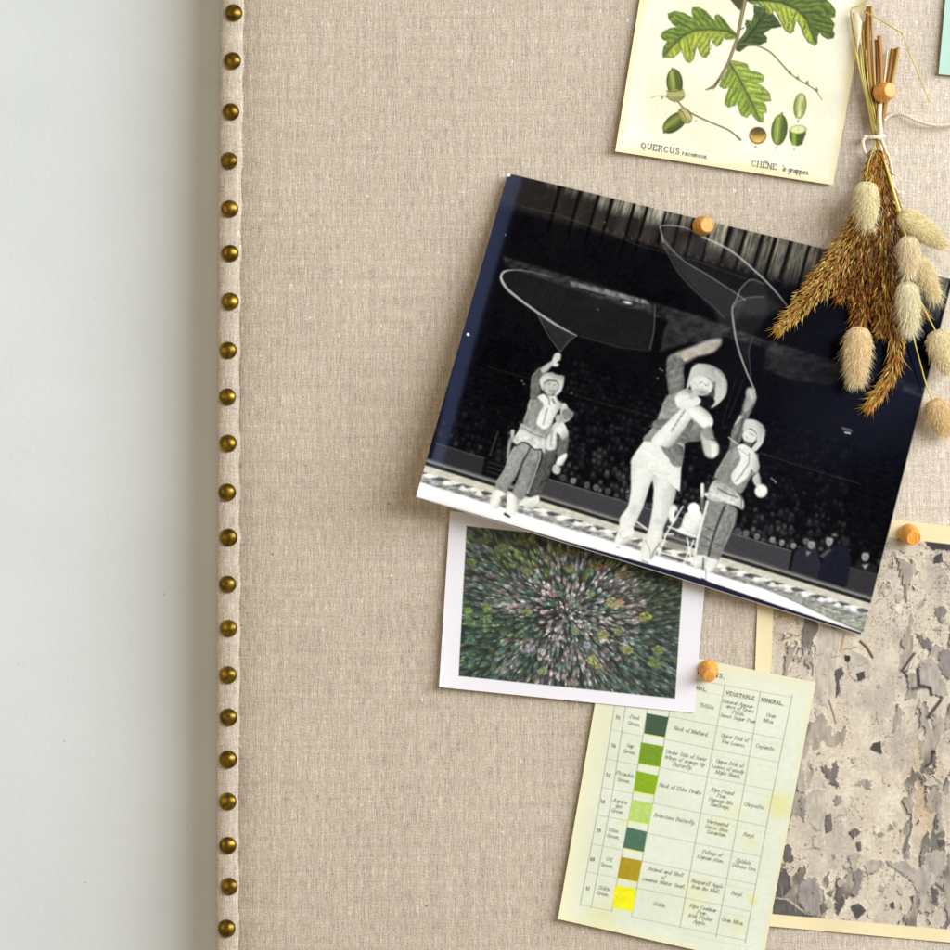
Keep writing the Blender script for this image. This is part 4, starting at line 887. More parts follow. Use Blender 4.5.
# restore the white border outside the inset
tmp = Canvas((450, 511), (709, 538.5), (694, 713), (439, 687), .62, (0, 0, 0)); tmp.poly(inset, np.array([1., 1, 1]), 1, .5)
mk = tmp.C[..., :1]; fc.C = fc.C * mk + fcopy * (1 - mk)
forest = sheet('forest_photo_card', fc, lambda u, v: 6.2 + 2.6 * np.exp(-u / .06) * v + 1.6 * np.exp(-(1 - v) / .08) - 1.5 * u * v, 1.0, SATIN, rgb(238, 236, 240))
tag(forest, 'white bordered card with an aerial view of a forest, tucked under the large photograph', 'photo card')

# ============================================================ GREEN COLOUR CHART
cc = Canvas((606, 640), (815.8, 682.4), (762, 965), (558, 919), .56, rgb(232, 238, 212))
paper_base(cc, rgb(230, 238, 221), rgb(225, 232, 211), 13, rgb(236, 232, 194), .035)
m = ((1 - ss(0, .16, cc.U)) * .6)[..., None]; cc.C = cc.C * (1 - m) + rgb(238, 234, 194) * m
m = (ss(.15, .04, cc.V) * .0 + ss(.2, 0, cc.V) * .5)[..., None]; cc.C = cc.C * (1 - m) + rgb(232, 230, 204) * m
for x, y, r, a in ((779, 805, 11, .55), (753, 900, 5, .5), (697, 892, 14, .22), (720, 828, 9, .18), (735, 812, 10, .16), (690, 911, 8, .2), (602, 917, 14, .3), (750, 842, 7, .2), (738, 925, 8, .22), (624, 823, 3, .35)):
    cc.ell(x, y, r, r * .9, .5, rgb(232, 222, 110), a, r * .9)
LN = rgb(150, 158, 140)
lines_v = [[(615.6, 700), (599.8, 800), (580, 906)], [(626.5, 700), (611.4, 800), (591.2, 908)], [(649, 700), (632, 800), (611.4, 912)], [(671.5, 700), (658.9, 771), (631.6, 916.3)],
           [(725, 684), (704.5, 792), (680, 927)], [(760.4, 692), (742.4, 796.8), (716, 937)], [(792.4, 695), (771.8, 798), (745, 943)]]
for q in lines_v: cc.line(q, .75, LN, .85, .45)
cc.line([(616, 668), (700.5, 681), (790.5, 697)], .6, LN, .55, .45); cc.line([(697, 691), (790, 707)], .5, LN, .35, .45)
def xs_at(q, y):
    q = np.array(q); return float(np.interp(y, q[:, 1], q[:, 0]))
for yE in (726, 749, 777, 813, 843, 871, 898, 927):
    for a_, b_ in ((3, 4), (4, 5), (5, 6)):
        x0 = xs_at(lines_v[a_], yE + (a_ - 4) * 7 ); x1 = xs_at(lines_v[b_], yE + (b_ - 4) * 7)
        cc.line([(x0, yE + (x0 - xs_at(lines_v[4], yE)) * .205), (x1, yE + (x1 - xs_at(lines_v[4], yE)) * .205)], .6, LN, .6, .45)
    cc.line([(xs_at(lines_v[4], yE), yE + 6.5), (xs_at(lines_v[6], yE), yE + 6.5 + 14)], .5, LN, .22, .45)
for yB in (732, 761, 789.5, 817, 846, 874, 907):
    xb = xs_at(lines_v[1], yB)
    for a_, b_ in ((0, 1), (1, 2)): 
        x0 = xs_at(lines_v[a_], yB); x1 = xs_at(lines_v[b_], yB); cc.line([(x0, yB + (x0 - xb) * .2), (x1, yB + (x1 - xb) * .2)], .6, LN, .55, .45)
SW = [([(646.7, 713.2), (668.7, 717.2), (664.7, 737.2), (644.2, 733.4)], (62, 88, 66)), ([(641, 742.3), (663.9, 746.5), (660, 767), (638.4, 763.2)], (118, 156, 26)), ([(636.3, 770.8), (658.3, 775.7), (654.6, 794.8), (633.8, 791)], (136, 176, 14)),
      ([(632, 799.3), (653, 803.5), (649.3, 824.2), (628, 820.3)], (186, 216, 116)), ([(627, 827), (647, 831.8), (643.8, 852), (622.9, 847.6)], (76, 114, 92)), ([(621, 856.8), (642, 860.7), (637.9, 882), (617.3, 877.5)], (176, 152, 22)), ([(615.2, 885), (636.4, 889), (633, 910.7), (612.3, 906.7)], (246, 240, 18))]
for i, (q, c) in enumerate(SW):
    c = rgb(*c)
    cc.poly([(x, y + 1.1) for x, y in q], rgb(240, 240, 90), .75, .6)
    cc.poly(q, (lambda c, i: lambda X, Y: np.clip(c * (1 + .12 * (fbm(X * .3, Y * .3, 40 + i, 3)[..., None] - .5) + .12 * (vn(X * 1.6, Y * 1.6, i)[..., None] - .5)), 0, 1))(c, i), 1, .5)
TX = rgb(66, 70, 56); ta = .2
def ct(s, x, y, sz=3.5, a=.66, sp=.75, wt=1.0): text(cc, s, x, y, sz * 1.02, ta, TX, .30, sp, a, wt)
for s, x, y in (('55', 617.8, 718.4), ('56', 613.7, 746.4), ('57', 608, 775.7), ('58', 602.7, 802.3), ('59', 598.5, 831), ('60', 592.4, 859.9), ('61', 587.9, 889)): text(cc, s, x, y, 3.6, ta, TX, 0, .2, .9, 1.1)
for s, x, y in (('Duck', 634.6, 718), ('Green.', 634, 724.5), ('Sap', 630, 746.4), ('Green.', 629.4, 752.5), ('Pistachio', 624.7, 774.9), ('Green.', 623.6, 781), ('Aspara', 619.9, 801.8), ('gus', 618.7, 806.8), ('Green.', 617.3, 811.9), ('Olive', 613, 831), ('Green.', 613, 837), ('Oil', 609, 860), ('Green.', 607, 866), ('Siskin', 603.9, 889), ('Green.', 602.5, 894.4)): ct(s, x, y, 3.4)
for s, x, y in (('Neck of Mallard.', 691, 732), ('Under Side of lower', 686, 756), ('Wings of orange tip', 684.6, 761.4), ('Butterfly.', 682.6, 766.6), ('Neck of Eider Drake', 680, 789.5), ('Brimstone Butterfly.', 674.6, 819.5), ('Animal and Shell', 665.5, 872.5), ('of', 663, 877.9), ('common Water Snail.', 663.6, 883.4), ('Siskin.', 659.4, 905.3), ('Tribble.', 707, 707)): ct(s, x, y, 3.5)
for s, x, y in (('General Appear-', 738.4, 704.5), ('ance of Grass', 740, 709.3), ('Fields.', 738.4, 714), ('Sweet Sugar Pear', 737.6, 718.9), ('Upper Disk of', 734.5, 738.4), ('Yew Leaves.', 733, 744), ('Upper Disk of', 729.4, 764), ('Leaves of woody', 727.6, 769.5), ('Night Shade.', 728, 774.9), ('Ripe Pound', 722.3, 792), ('Pear.', 722, 796.8), ('Hypnum like', 720.6, 801.8), ('Saxifrage.', 719.8, 806.5), ('Variegated', 717.2, 823.7), ('Horse-Shoe', 716.4, 829), ('Geranium.', 716.4, 834), ('Foliage of', 712, 854), ('Lignum vitae.', 710.5, 859.4), ('Nonpareil Apple', 707, 884.3), ('from the Wall.', 705.5, 889.7), ('Ripe Coalmar', 703, 908.7), ('Pear.', 702, 913.4), ('Irish Pitcher', 700.4, 918), ('Apple.', 699.6, 923)): ct(s, x, y, 3.4)
for s, x, y in (('Uran', 770.8, 716.3), ('Mica.', 768.4, 721.8), ('Ceylanite.', 765.3, 748), ('Chrysolite.', 754.3, 806.5), ('Beryl.', 749, 835.8), ('Epidote', 743.3, 862.4), ('Olivene Ore.', 744, 867.8), ('Beryl.', 737, 894.7), ('Uran Mica.', 732.4, 922)): ct(s, x, y, 3.4)
text(cc, 'GREENS.', 710.5, 674.6, 4.4, ta, TX, 0, 2.3, .9, 1.15, 'c', True)
text(cc, 'ANIMAL.', 697.5, 688.6, 3.3, ta, TX, 0, 1.6, .85, 1.1); text(cc, 'VEGETABLE', 740.5, 696.2, 3.3, ta, TX, 0, 1.6, .9, 1.2); text(cc, 'MINERAL.', 772.5, 702.2, 3.3, ta, TX, 0, 1.3, .9, 1.2)
chart = sheet('colour_chart', cc, lambda u, v: 5.0 + 2.4 * np.exp(-u / .05) * v + 1.2 * (1 - v) * 0 + 2.0 * np.exp(-(1 - v) / .06), 1.2, PAPER, rgb(240, 238, 214))
tag(chart, 'pale green printed chart of seven green and yellow colour swatches with italic notes', 'colour chart')

# ============================================================ PEELING PAINT POSTER
pp = Canvas((761, 504), (1010, 533), (1000, 947), (746, 924), .66, rgb(240, 226, 182))
pp.C *= (1 + .03 * (fbm(pp.X * .05, pp.Y * .05, 3)[..., None] - .5))
X, Y = pp.X, pp.Y
f1 = fbm(X * .018, Y * .012, 201, 4); f2 = fbm(X * .09, Y * .05, 205, 4); f3 = fbm(X * .5, Y * .5, 209, 3)
basec = rgb(216, 204, 184) * (1 - ss(.4, .7, f1)[..., None]) + rgb(198, 188, 174) * ss(.4, .7, f1)[..., None]
pk = (ss(.45, .7, fbm(X * .03, Y * .03, 231)) * (1 - ss(600, 760, Y)) * (1 - ss(800, 860, X)))[..., None]; basec = basec * (1 - pk * .6) + rgb(186, 150, 118) * pk * .6
lt = ss(.5, .72, f2)[..., None]; basec = basec * (1 - lt * .45) + rgb(228, 219, 200) * lt * .45
gk = (ss(.55, .8, fbm(X * .05, Y * .03, 240)) * .5)[..., None]; basec = basec * (1 - gk) + rgb(178, 166, 160) * gk
br = (np.exp(-((X - 925) / 14) ** 2) * ss(720, 760, Y) * (1 - ss(800, 870, Y)) * .5)[..., None]; basec = basec * (1 - br) + rgb(186, 152, 112) * br
basec *= (1 + .18 * (f3 - .5) + .10 * (f2 - .5))[..., None]
# lichen-like speckle near the top and dusty flecks everywhere
sp = ss(.66, .74, vn(X * .9, Y * .9, 250)) * ss(.42, .62, fbm(X * .06, Y * .06, 251)) * (1 - ss(600, 660, Y))
basec = basec * (1 - .55 * sp[..., None]) + rgb(96, 80, 62) * .55 * sp[..., None]
sp = ss(.80, .86, vn(X * .8, Y * .8, 260)) * ss(.45, .6, fbm(X * .05, Y * .05, 261)); basec = basec * (1 - .5 * sp[..., None]) + rgb(120, 88, 62) * .5 * sp[..., None]
ci = [(776.5, 524.5), (1000, 550), (990, 933), (762, 913)]
tmp = Canvas((761, 504), (1010, 533), (1000, 947), (746, 924), .66, (0, 0, 0)); tmp.poly(ci, np.array([1., 1, 1]), 1, .5); mk = tmp.C[..., :1]
pp.C = pp.C * (1 - mk) + np.clip(basec, 0, 1) * mk
save = pp.C.copy(); border = pp.C.copy()
GR = rgb(172, 162, 150); DK = rgb(44, 38, 36)
def flake(p, c=GR, dk=.9, sh=(-1.2, 1.3), seed=5, warp=2.6):
    c = np.array(c); c = c * .5 + c.mean() * np.array([1.03, 1.0, .95]) * .5
    """A bare patch where paint has come away: dark crack on the lit side, pale torn lip on the other."""
    pp.poly([(x - sh[0] * .9, y - sh[1] * .9) for x, y in p], rgb(236, 224, 198), .65, .6, warp, .55, seed)
    pp.poly([(x + sh[0] * .7, y + sh[1] * .7) for x, y in p], DK, dk, .6, warp, .55, seed)
    pp.poly(p, lambda X, Y: np.clip(np.array(c) * (.9 + .3 * fbm(X * .3, Y * .12, seed + 3, 3))[..., None], 0, 1), 1, .6, warp, .55, seed)
def fld(X, Y):
    xw = X + 9 * (fbm(X * .06, Y * .06, 411, 3) - .5); yw = Y + 9 * (fbm(X * .06 + 9, Y * .06, 412, 3) - .5)
    e = fbm(np.floor(xw * .22 + yw * .05) * .31 + xw * .05, yw * .035, 401, 4) * .5 + fbm(xw * .045, yw * .026, 403, 4) * .5
    reg = np.exp(-((X - 798) / 24) ** 2) * ss(610, 660, Y) * .085 + ss(850, 890, Y) * .075 + np.exp(-((X - 940) / 16) ** 2) * ss(590, 640, Y) * .07 - .055 * np.exp(-((X - 875) / 36) ** 2 - ((Y - 770) / 90) ** 2)
    return e + reg - .595 + .03 * (vn(X * .5, Y * .5, 421) - .5)
X, Y = pp.X, pp.Y
F0 = fld(X, Y); F1 = fld(X + 1.3, Y - 1.5); F2 = fld(X - 1.1, Y + 1.3)
inn = ss(-.004, .004, F0); shd = ss(-.004, .004, F1) * (1 - inn); lipm = ss(-.004, .004, F2) * (1 - inn)
gcol = (rgb(168, 158, 146) * (.80 + .4 * fbm(X * .35, Y * .07, 431, 3))[..., None]) * (1 - .35 * ss(.5, .7, fbm(X * .03, Y * .03, 433, 3)))[..., None]
Cn = pp.C * (1 - lipm[..., None] * .6) + rgb(238, 230, 212) * lipm[..., None] * .6
Cn = Cn * (1 - inn[..., None] * .9) + gcol * inn[..., None] * .9
inner_sh = inn * (1 - ss(-.004, .004, fld(X - 1.5, Y + 1.0))); sel = ss(.42, .58, fbm(X * .05, Y * .05, 441, 2))
Cn = Cn * (1 - (inner_sh * .75 * sel)[..., None]) + rgb(60, 52, 50) * (inner_sh * .75 * sel)[..., None]
Cn = Cn * (1 - (shd * .35)[..., None]) + rgb(96, 84, 74) * (shd * .35)[..., None]
pp.C = Cn
Lp = lambda p: T(770, 600, 5.278, p); Mp = lambda p: T(770, 760, 5.278, p)
LG = rgb(190, 178, 160)
flake(Lp([(240, 300), (240, 190), (270, 150), (330, 160), (375, 165), (365, 240), (350, 300), (355, 400), (340, 500), (300, 560), (240, 540)]), LG, .25, (-1, .6), 3)
flake(Lp([(400, 290), (430, 265), (480, 285), (540, 330), (538, 400), (500, 415), (460, 430), (425, 400), (420, 330)]), LG, .6, seed=8)
flake(Lp([(345, 370), (380, 352), (390, 390), (365, 420), (372, 480), (350, 510), (352, 440)]), rgb(92, 80, 84), .9, seed=9, warp=1)
pp.line(Lp([(478, 220), (510, 250), (540, 300)]), 3, rgb(78, 56, 44), .9); pp.line(Lp([(484, 216), (516, 246), (548, 300)]), 1, rgb(220, 180, 150), .7)
flake(Lp([(395, 290), (425, 295), (420, 325), (400, 318)]), DK, .9, seed=2, warp=.6); flake(Lp([(460, 385), (500, 375), (500, 410), (470, 425)]), rgb(70, 60, 64), .9, seed=4, warp=.8)
flake(Lp([(880, 40), (920, 30), (935, 60), (910, 130), (890, 100), (870, 70)]), rgb(130, 118, 112), .9, seed=11)
flake(Lp([(865, 160), (885, 140), (910, 135), (905, 160)]), GR, .7, seed=12)
flake(Lp([(770, 175), (820, 185), (858, 225), (850, 265), (815, 250), (790, 215)]), rgb(120, 108, 108), .9, seed=13)
flake(Lp([(790, 350), (800, 310), (850, 305), (890, 345), (900, 400), (930, 440), (940, 490), (915, 515), (860, 500), (840, 460), (790, 455), (785, 400)]), GR, 1, seed=14)
pp.line(Lp([(778, 365), (785, 450), (845, 465), (850, 500)]), 3.2, DK, .85, .9); pp.line(Lp([(750, 470), (800, 460)]), 3.5, rgb(84, 74, 74), .8, .9)
pp.line(Lp([(760, 285), (700, 370), (722, 405)]), 3.0, rgb(66, 56, 58), .9, .8); pp.line(Lp([(766, 290), (708, 374)]), 1, rgb(236, 222, 196), .7)
flake(Lp([(900, 265), (960, 260), (960, 420), (920, 400), (890, 350)]), rgb(140, 128, 126), .8, seed=16)
pp.line(Lp([(900, 530), (832, 620), (870, 612)]), 3.2, rgb(62, 52, 54), .9, .9); flake(Lp([(850, 620), (900, 605), (905, 640), (870, 668)]), GR, .6, seed=17)
flake(Lp([(530, 785), (545, 755), (582, 745), (592, 812)]), rgb(70, 60, 62), .6, seed=18, warp=.6)
pp.line(Lp([(820, 880), (850, 860), (858, 800)]), 2.2, rgb(60, 50, 50), .9); pp.ell(*Lp([(862, 803)])[0], 2.6, 1.8, 0, DK, .9)
pp.line(Lp([(235, 300), (240, 250), (225, 230), (245, 200)]), .9, DK, .7); pp.line(Lp([(212, 330), (225, 350), (222, 400)]), 1.2, DK, .7)
pp.line(Lp([(310, 530), (330, 590), (345, 650)]), 1.6, rgb(110, 98, 92), .8)
for q in ([(25, 95), (60, 85)], [(90, 175), (140, 190), (200, 170)], [(60, 210), (100, 200)], [(330, 300), (350, 298)], [(390, 180), (370, 270)]): pp.line(Lp(q), 1.3, rgb(130, 84, 60), .7, .8)
flake(Mp([(130, 60), (170, 20), (190, 130), (180, 175), (140, 160)]), GR, .8, seed=20)
flake(Mp([(205, 180), (240, 150), (290, 160), (300, 260), (320, 330), (290, 380), (250, 370), (210, 330), (190, 250)]), LG, .35, seed=21)
flake(Mp([(300, 290), (325, 280), (330, 370), (300, 385), (292, 340)]), rgb(112, 100, 102), .9, seed=22, warp=1)
flake(Mp([(225, 400), (285, 380), (285, 450), (265, 470), (228, 455)]), LG, .5, seed=23, warp=1.2)
flake(Mp([(160, 190), (190, 185), (185, 330), (165, 300)]), rgb(148, 134, 132), .7, seed=24)
flake(Mp([(75, 450), (95, 440), (130, 530), (100, 540), (70, 520)]), rgb(104, 92, 96), .8, seed=25)
flake(Mp([(40, 600), (70, 570), (108, 610), (110, 670), (80, 720), (30, 740)]), rgb(92, 84, 88), .9, seed=26)
flake(Mp([(20, 730), (90, 740), (170, 800), (230, 830), (20, 810)]), rgb(92, 84, 86), .9, seed=27, warp=1)
flake(Mp([(150, 660), (210, 620), (245, 620), (265, 700), (270, 790), (250, 830), (190, 800), (150, 740)]), rgb(150, 142, 142), .8, seed=28)
flake(Mp([(268, 760), (285, 750), (303, 790), (275, 810)]), rgb(120, 110, 110), .8, seed=29, warp=.8)
flake(Mp([(270, 35), (300, 25), (320, 60), (345, 0), (360, 40), (350, 110), (375, 150), (320, 120), (290, 70)]), rgb(120, 108, 104), .8, seed=30)
flake(Mp([(340, 780), (385, 720), (400, 750), (375, 790), (360, 820)]), rgb(92, 84, 86), .8, seed=31); flake(Mp([(425, 770), (470, 755), (508, 795), (460, 840)]), rgb(82, 74, 76), .6, seed=32, warp=.8)
flake(Mp([(298, 700), (345, 680), (325, 720)]), rgb(130, 118, 112), .7, seed=33, warp=.6); flake(Mp([(612, 765), (655, 745), (658, 785)]), rgb(78, 70, 72), .6, seed=34, warp=.6)
flake(Mp([(415, 380), (450, 355), (482, 380), (440, 412)]), rgb(110, 98, 98), .9, seed=35, warp=.8); flake(Mp([(455, 435), (478, 430), (485, 470), (468, 485)]), rgb(100, 90, 92), .9, seed=36, warp=.6)
flake(Mp([(410, 510), (440, 485), (485, 490), (470, 530), (450, 600), (430, 570)]), GR, .9, seed=37)
flake(Mp([(498, 550), (530, 530), (585, 525), (605, 545), (560, 590), (520, 605)]), GR, .9, seed=38)
flake(Mp([(440, 600), (470, 570), (500, 590), (490, 640), (470, 700), (445, 720), (420, 700), (450, 660)]), rgb(138, 128, 128), .8, seed=39)
flake(Mp([(610, 530), (680, 540), (720, 520), (740, 560), (800, 580), (820, 500), (870, 480), (920, 490), (930, 560), (900, 610), (850, 640), (880, 700), (885, 770), (850, 740), (830, 690), (810, 720), (808, 810), (790, 800), (785, 700), (750, 640), (700, 600), (650, 570)]), GR, .7, seed=40)
flake(Mp([(885, 80), (905, 200), (915, 380), (885, 385), (880, 250)]), rgb(160, 150, 140), .5, seed=41)
flake(Mp([(885, 420), (920, 415), (925, 440), (900, 460)]), rgb(90, 80, 84), .7, seed=42, warp=.6); flake(Mp([(805, 130), (850, 95), (885, 130), (840, 145)]), LG, .8, seed=43)
flake(Mp([(450, 130), (490, 100), (540, 110), (530, 160), (480, 130)]), rgb(158, 146, 136), .5, seed=44); flake(Mp([(850, 670), (890, 680), (885, 760), (860, 740)]), rgb(100, 90, 98), .7, seed=45)
pp.line(Mp([(870, 650), (915, 690)]), 3, rgb(84, 76, 82), .8, .9); flake(Mp([(740, 720), (760, 715), (755, 755)]), rgb(84, 76, 80), .7, seed=46, warp=.6)
flake([(925, 537), (936, 542), (946, 538), (960, 544), (960, 552), (940, 548), (932, 550)], rgb(60, 52, 52), .9, seed=47); flake([(935, 556), (942, 552), (943, 562), (934, 563)], rgb(64, 54, 66), .8, seed=48, warp=.8)
pp.line([(945, 562), (950, 570)], 1.4, rgb(110, 90, 84), .8)
for i in range(120):
    x = random.uniform(776, 955); y = random.uniform(545, 915)
    if i > 70 or float(fbm(np.array([x * .03]), np.array([y * .03]), 300, 3)[0]) < .46: continue
    r_ = random.uniform(1.5, 5); q = [(x + math.cos(t) * r_ * random.uniform(.4, 1.1), y + math.sin(t) * r_ * random.uniform(.5, 1.6)) for t in np.linspace(0, 5.4, 6)]
    flake(q, random.choice((GR, LG, LG, rgb(150, 140, 130), rgb(214, 202, 180))), random.uniform(.4, .95), (-.8, .9), seed=100 + i, warp=1.6)
for i in range(240):
    q = (random.uniform(776, 955), random.uniform(545, 915)); ln_ = random.uniform(3, 16)
    pp.line([q, (q[0] + random.uniform(-.8, .8), q[1] + ln_)], random.uniform(.4, 1.0), random.choice((rgb(238, 228, 206), rgb(160, 146, 130), rgb(186, 172, 156))), random.uniform(.15, .45), .5)
for i in range(170):
    x = random.uniform(772, 955); y = random.uniform(535, 925); r_ = random.uniform(.5, 1.4)
    pp.ell(x, y, r_, r_ * random.uniform(.4, .9), random.uniform(0, 3), rgb(104, 76, 58) if random.random() < .6 else rgb(90, 80, 78), random.uniform(.3, .8), .5)
for i in range(46):
    x = random.uniform(776, 955); y = random.uniform(545, 915); a = random.uniform(0, 6.28); q = [(x, y)]
    for j in range(random.randint(2, 5)): a += random.uniform(-1, 1); x += math.cos(a) * random.uniform(1.5, 4); y += math.sin(a) * random.uniform(1.5, 4); q.append((x, y))
    pp.line(q, random.uniform(.5, 1.1), rgb(116, 98, 84), random.uniform(.3, .7), .5)
pp.C = pp.C * mk + border * (1 - mk)
poster = sheet('peeling_paint_poster', pp, lambda u, v: 1.6 + 1.2 * np.exp(-u / .05) + 1.3 * np.exp(-(1 - v) / .03) * (1 + .6 * np.sin(u * 17)) + .5 * np.exp(-v / .03), .7, PAPER, rgb(240, 228, 190))
tag(poster, 'cream bordered poster of cracked peeling paint, lowest layer at the right edge', 'poster')

# ============================================================ AQUA CARD
ac = Canvas((950.8, -60), (1120, -60), (1110, 91), (938.7, 74), 1.2, rgb(186, 222, 208))
ac.C *= (1 + .03 * (fbm(ac.X * .1, ac.Y * .1, 3)[..., None] - .5))
aqua = sheet('aqua_card', ac, lambda u, v: 3.5 + 1.2 * (1 - u) + v * 1.5, 1.6, PAPER, rgb(196, 216, 180))
tag(aqua, 'plain pale aqua card cut off by the top right corner', 'card')

# ============================================================ WOODEN PUSH PINS
def pin(px, py, h, lean, label, sc=1.0, wide=10.0):
    root = empty('push_pin', W(px, py, h)); tag(root, label, 'push pin', 'wooden push pins')
    prof = [(0, 0), (wide * .90, 0), (wide, .9), (wide, 4.2), (wide * .93, 5.8), (7.6, 8.6), (6.7, 11.5), (6.6, 14.2), (6.9, 16.6), (6.7, 18.0), (6.0, 18.7), (4.6, 18.9), (0, 18.9)] if wide > 9.5 else [(0, 0), (8.6, 0), (9.6, .8), (9.9, 5.5), (9.2, 11.5), (7.9, 16.5), (7.2, 17.9), (6.4, 18.2), (5.9, 17.9), (4.8, 18.0), (0, 18.0)]
    ns = 48; V = [(0, 0, 0)]; F = []
    pr = prof[1:-1]
    for r, y in pr:
        for j in range(ns):
            t = 2 * math.pi * j / ns; V.append((r * S * sc * math.cos(t), -y * S * sc, r * S * sc * math.sin(t)))
    V.append((0, -prof[-1][1] * S * sc, 0)); e = len(V) - 1
    for j in range(ns): F.append((0, 1 + j, 1 + (j + 1) % ns)); F.append((e, 1 + (len(pr) - 1) * ns + (j + 1) % ns, 1 + (len(pr) - 1) * ns + j))
    for i in range(len(pr) - 1):
        a = 1 + i * ns
        for j in range(ns): F.append((a + j, a + ns + j, a + ns + (j + 1) % ns, a + (j + 1) % ns))
    hd = pyobj('wooden_head', V, F, WOOD, root)
    bv = hd.modifiers.new('b', 'BEVEL'); bv.width = .0003; bv.segments = 2; bv.limit_method = 'ANGLE'; bv.angle_limit = math.radians(25)
    V, F = tube([(0, 0.0005, 0), (0, (h + 8) * S, 0)], [.0006, .0002], 10); pyobj('needle', V, F, STEEL, root)
    # the head leans towards (lean) in pixels at its tip
    d = Vector((lean[0], -18.0, -lean[1])).normalized(); root.rotation_mode = 'QUATERNION'; root.rotation_quaternion = Vector((0, -1, 0)).rotation_difference(d)
    return root
pin(701, 226, 6.5, (5.2, .4), 'wooden push pin holding the top edge of the black and white photograph', wide=9)
pin(880.5, 93.5, 14, (8.5, -1.2), 'wooden push pin pressed through the stems of the dried grass bunch', wide=9)
pin(708.3, 668.5, 5.5, (-.8, 6.5), 'wooden push pin at the top of the pale green colour chart', wide=10)
pin(907.6, 532.5, 3.5, (3.6, 5.5), 'wooden push pin in the cream border of the peeling paint poster', wide=9)

# ============================================================ DRIED GRASS BUNCH
bq = empty('dried_grass_bunch', W(876, 137, 10)); tag(bq, 'upside down bunch of dried golden reeds and fluffy bunny tail grass tied with cord', 'dried flowers')
bpy.context.view_layer.update()
def bpart(name, V, F, mat, ink, parent=bq, smooth=True):
    o = pyobj(name, V, F, mat, parent, smooth, ink); o.matrix_parent_inverse = parent.matrix_world.inverted(); return o
def strand(name, pts, r0, r1, c, parent=bq, n=8, steps=14):
    P = spline(pts, steps); path = [W(*p) for p in P]
    V, F = tube(path, list(np.linspace(r0, r1, steps) * S), n)
    c = np.array(c); ink = []
    for i in range(len(V)):
        k = 1 + .16 * math.sin((i % n) * 2.1) + random.uniform(-.05, .05); ink.append(np.clip(c * k, 0, 1))
    return bpart(name, V, F, STRAW, ink, parent)
BRN = rgb(150, 104, 46); GLD = rgb(196, 158, 74); YEL = rgb(206, 190, 88); OLV = rgb(170, 160, 72); CRM = rgb(226, 212, 160)
for pts, r0, r1, c in (
    ([(869, 7, 9), (867.5, 30, 10), (869, 70, 11), (873, 110, 11), (876, 140, 11)], 2.9, 2.4, BRN),
    ([(871, 6, 12), (872.5, 40, 12), (875, 90, 12), (878, 138, 11)], 1.3, 1.6, GLD * .9),
    ([(865, 22, 7), (863, 50, 8), (867, 92, 9), (874, 138, 9)], 2.0, 1.6, GLD),
    ([(879, 36, 10), (881, 62, 10), (881, 95, 9), (879, 138, 9)], 2.2, 2.2, BRN * 1.1),
    ([(876.5, 40, 8), (877.5, 70, 8), (878, 138, 8)], 1.8, 2.0, BRN * .9),
    ([(887.4, 50, 9), (885, 75, 9), (880.5, 110, 9), (878, 138, 9)], 1.1, 1.2, CRM),
    ([(892.5, 49, 9), (889, 75, 8), (884.5, 105, 7), (880, 138, 8)], 2.1, 2.0, BRN),
    ([(898.6, 47.4, 12), (893.5, 75, 10), (887.5, 100, 8), (883.8, 118, 5)], 1.7, 1.3, GLD * .9),
    ([(895.5, 48.5, 9), (891, 75, 8), (886, 106, 6), (883.8, 118, 4)], 1.3, 1.0, BRN * 1.1)):
    strand('stem', pts, r0, r1, c)
for pts, r0, r1, c in (
    ([(869, 0, 14), (860, 6, 14), (850.8, 11.8, 13), (856, 46, 13), (864, 88, 14), (874, 136, 14)], .6, .9, YEL * .95),
    ([(852, 28, 12), (858, 62, 14), (867, 100, 15), (877, 138, 14), (889, 176, 20), (899, 215, 24)], .7, 1.4, YEL),
    ([(860.5, 36, 12), (862, 70, 15), (870, 106, 16), (879, 140, 15), (892, 185, 20), (908, 240, 26)], .8, 1.5, CRM * .98),
    ([(861, 44, 14), (865, 80, 16), (872, 112, 17), (876, 137, 15), (868, 165, 24), (866, 184, 34)], .8, .9, OLV),
    ([(866, 50, 12), (868.5, 86, 14), (875, 116, 15), (879, 138, 14), (885, 160, 17), (893, 200, 20)], .8, 1.0, OLV * 1.1),
    ([(862.5, 58, 10), (867, 92, 12), (875, 136, 12), (882, 180, 18), (884, 240, 22)], .8, .9, YEL * .9),
    ([(863, 30, 10), (866, 75, 10), (873, 118, 12), (877, 140, 13), (877, 200, 18), (866, 300, 18), (860, 330, 24)], .7, .8, GLD),
    ([(864, 60, 9), (870, 95, 12), (877, 135, 13), (884, 165, 14), (899, 212, 16)], .7, .8, OLV),
    ([(864.5, 11.5, 16), (880, 20, 19), (901.5, 33, 22), (903, 36, 22), (915, 66, 20), (930, 103, 15)], .75, .55, YEL)):
    strand('grass_blade', pts, r0, r1, c, steps=40)
# pale dry leaf beside the print
V = []; F = []; lp = [(851, 12.5, 12, .5), (855.5, 13, 15, 6.5), (857.5, 22, 17, 8.5), (858, 34, 16, 5.5), (857.5, 46, 14, 2.5), (857.5, 54, 12, .4)]
for x, y, h, w in lp:
    for t in (-.5, 0, .5): V.append(W(x + w * t, y, h + (2 if t == 0 else 0)))
for i in range(len(lp) - 1):
    for j in range(2): F.append((i * 3 + j, i * 3 + j + 1, i * 3 + 3 + j + 1, i * 3 + 3 + j))
V += [(x, y + .0004, z) for x, y, z in V]; n0 = len(V) // 2; F += [tuple(i + n0 for i in reversed(q)) for q in F[:]]
bpart('dry_leaf', V, F, CHAFF, [rgb(244, 238, 204)] * len(V))

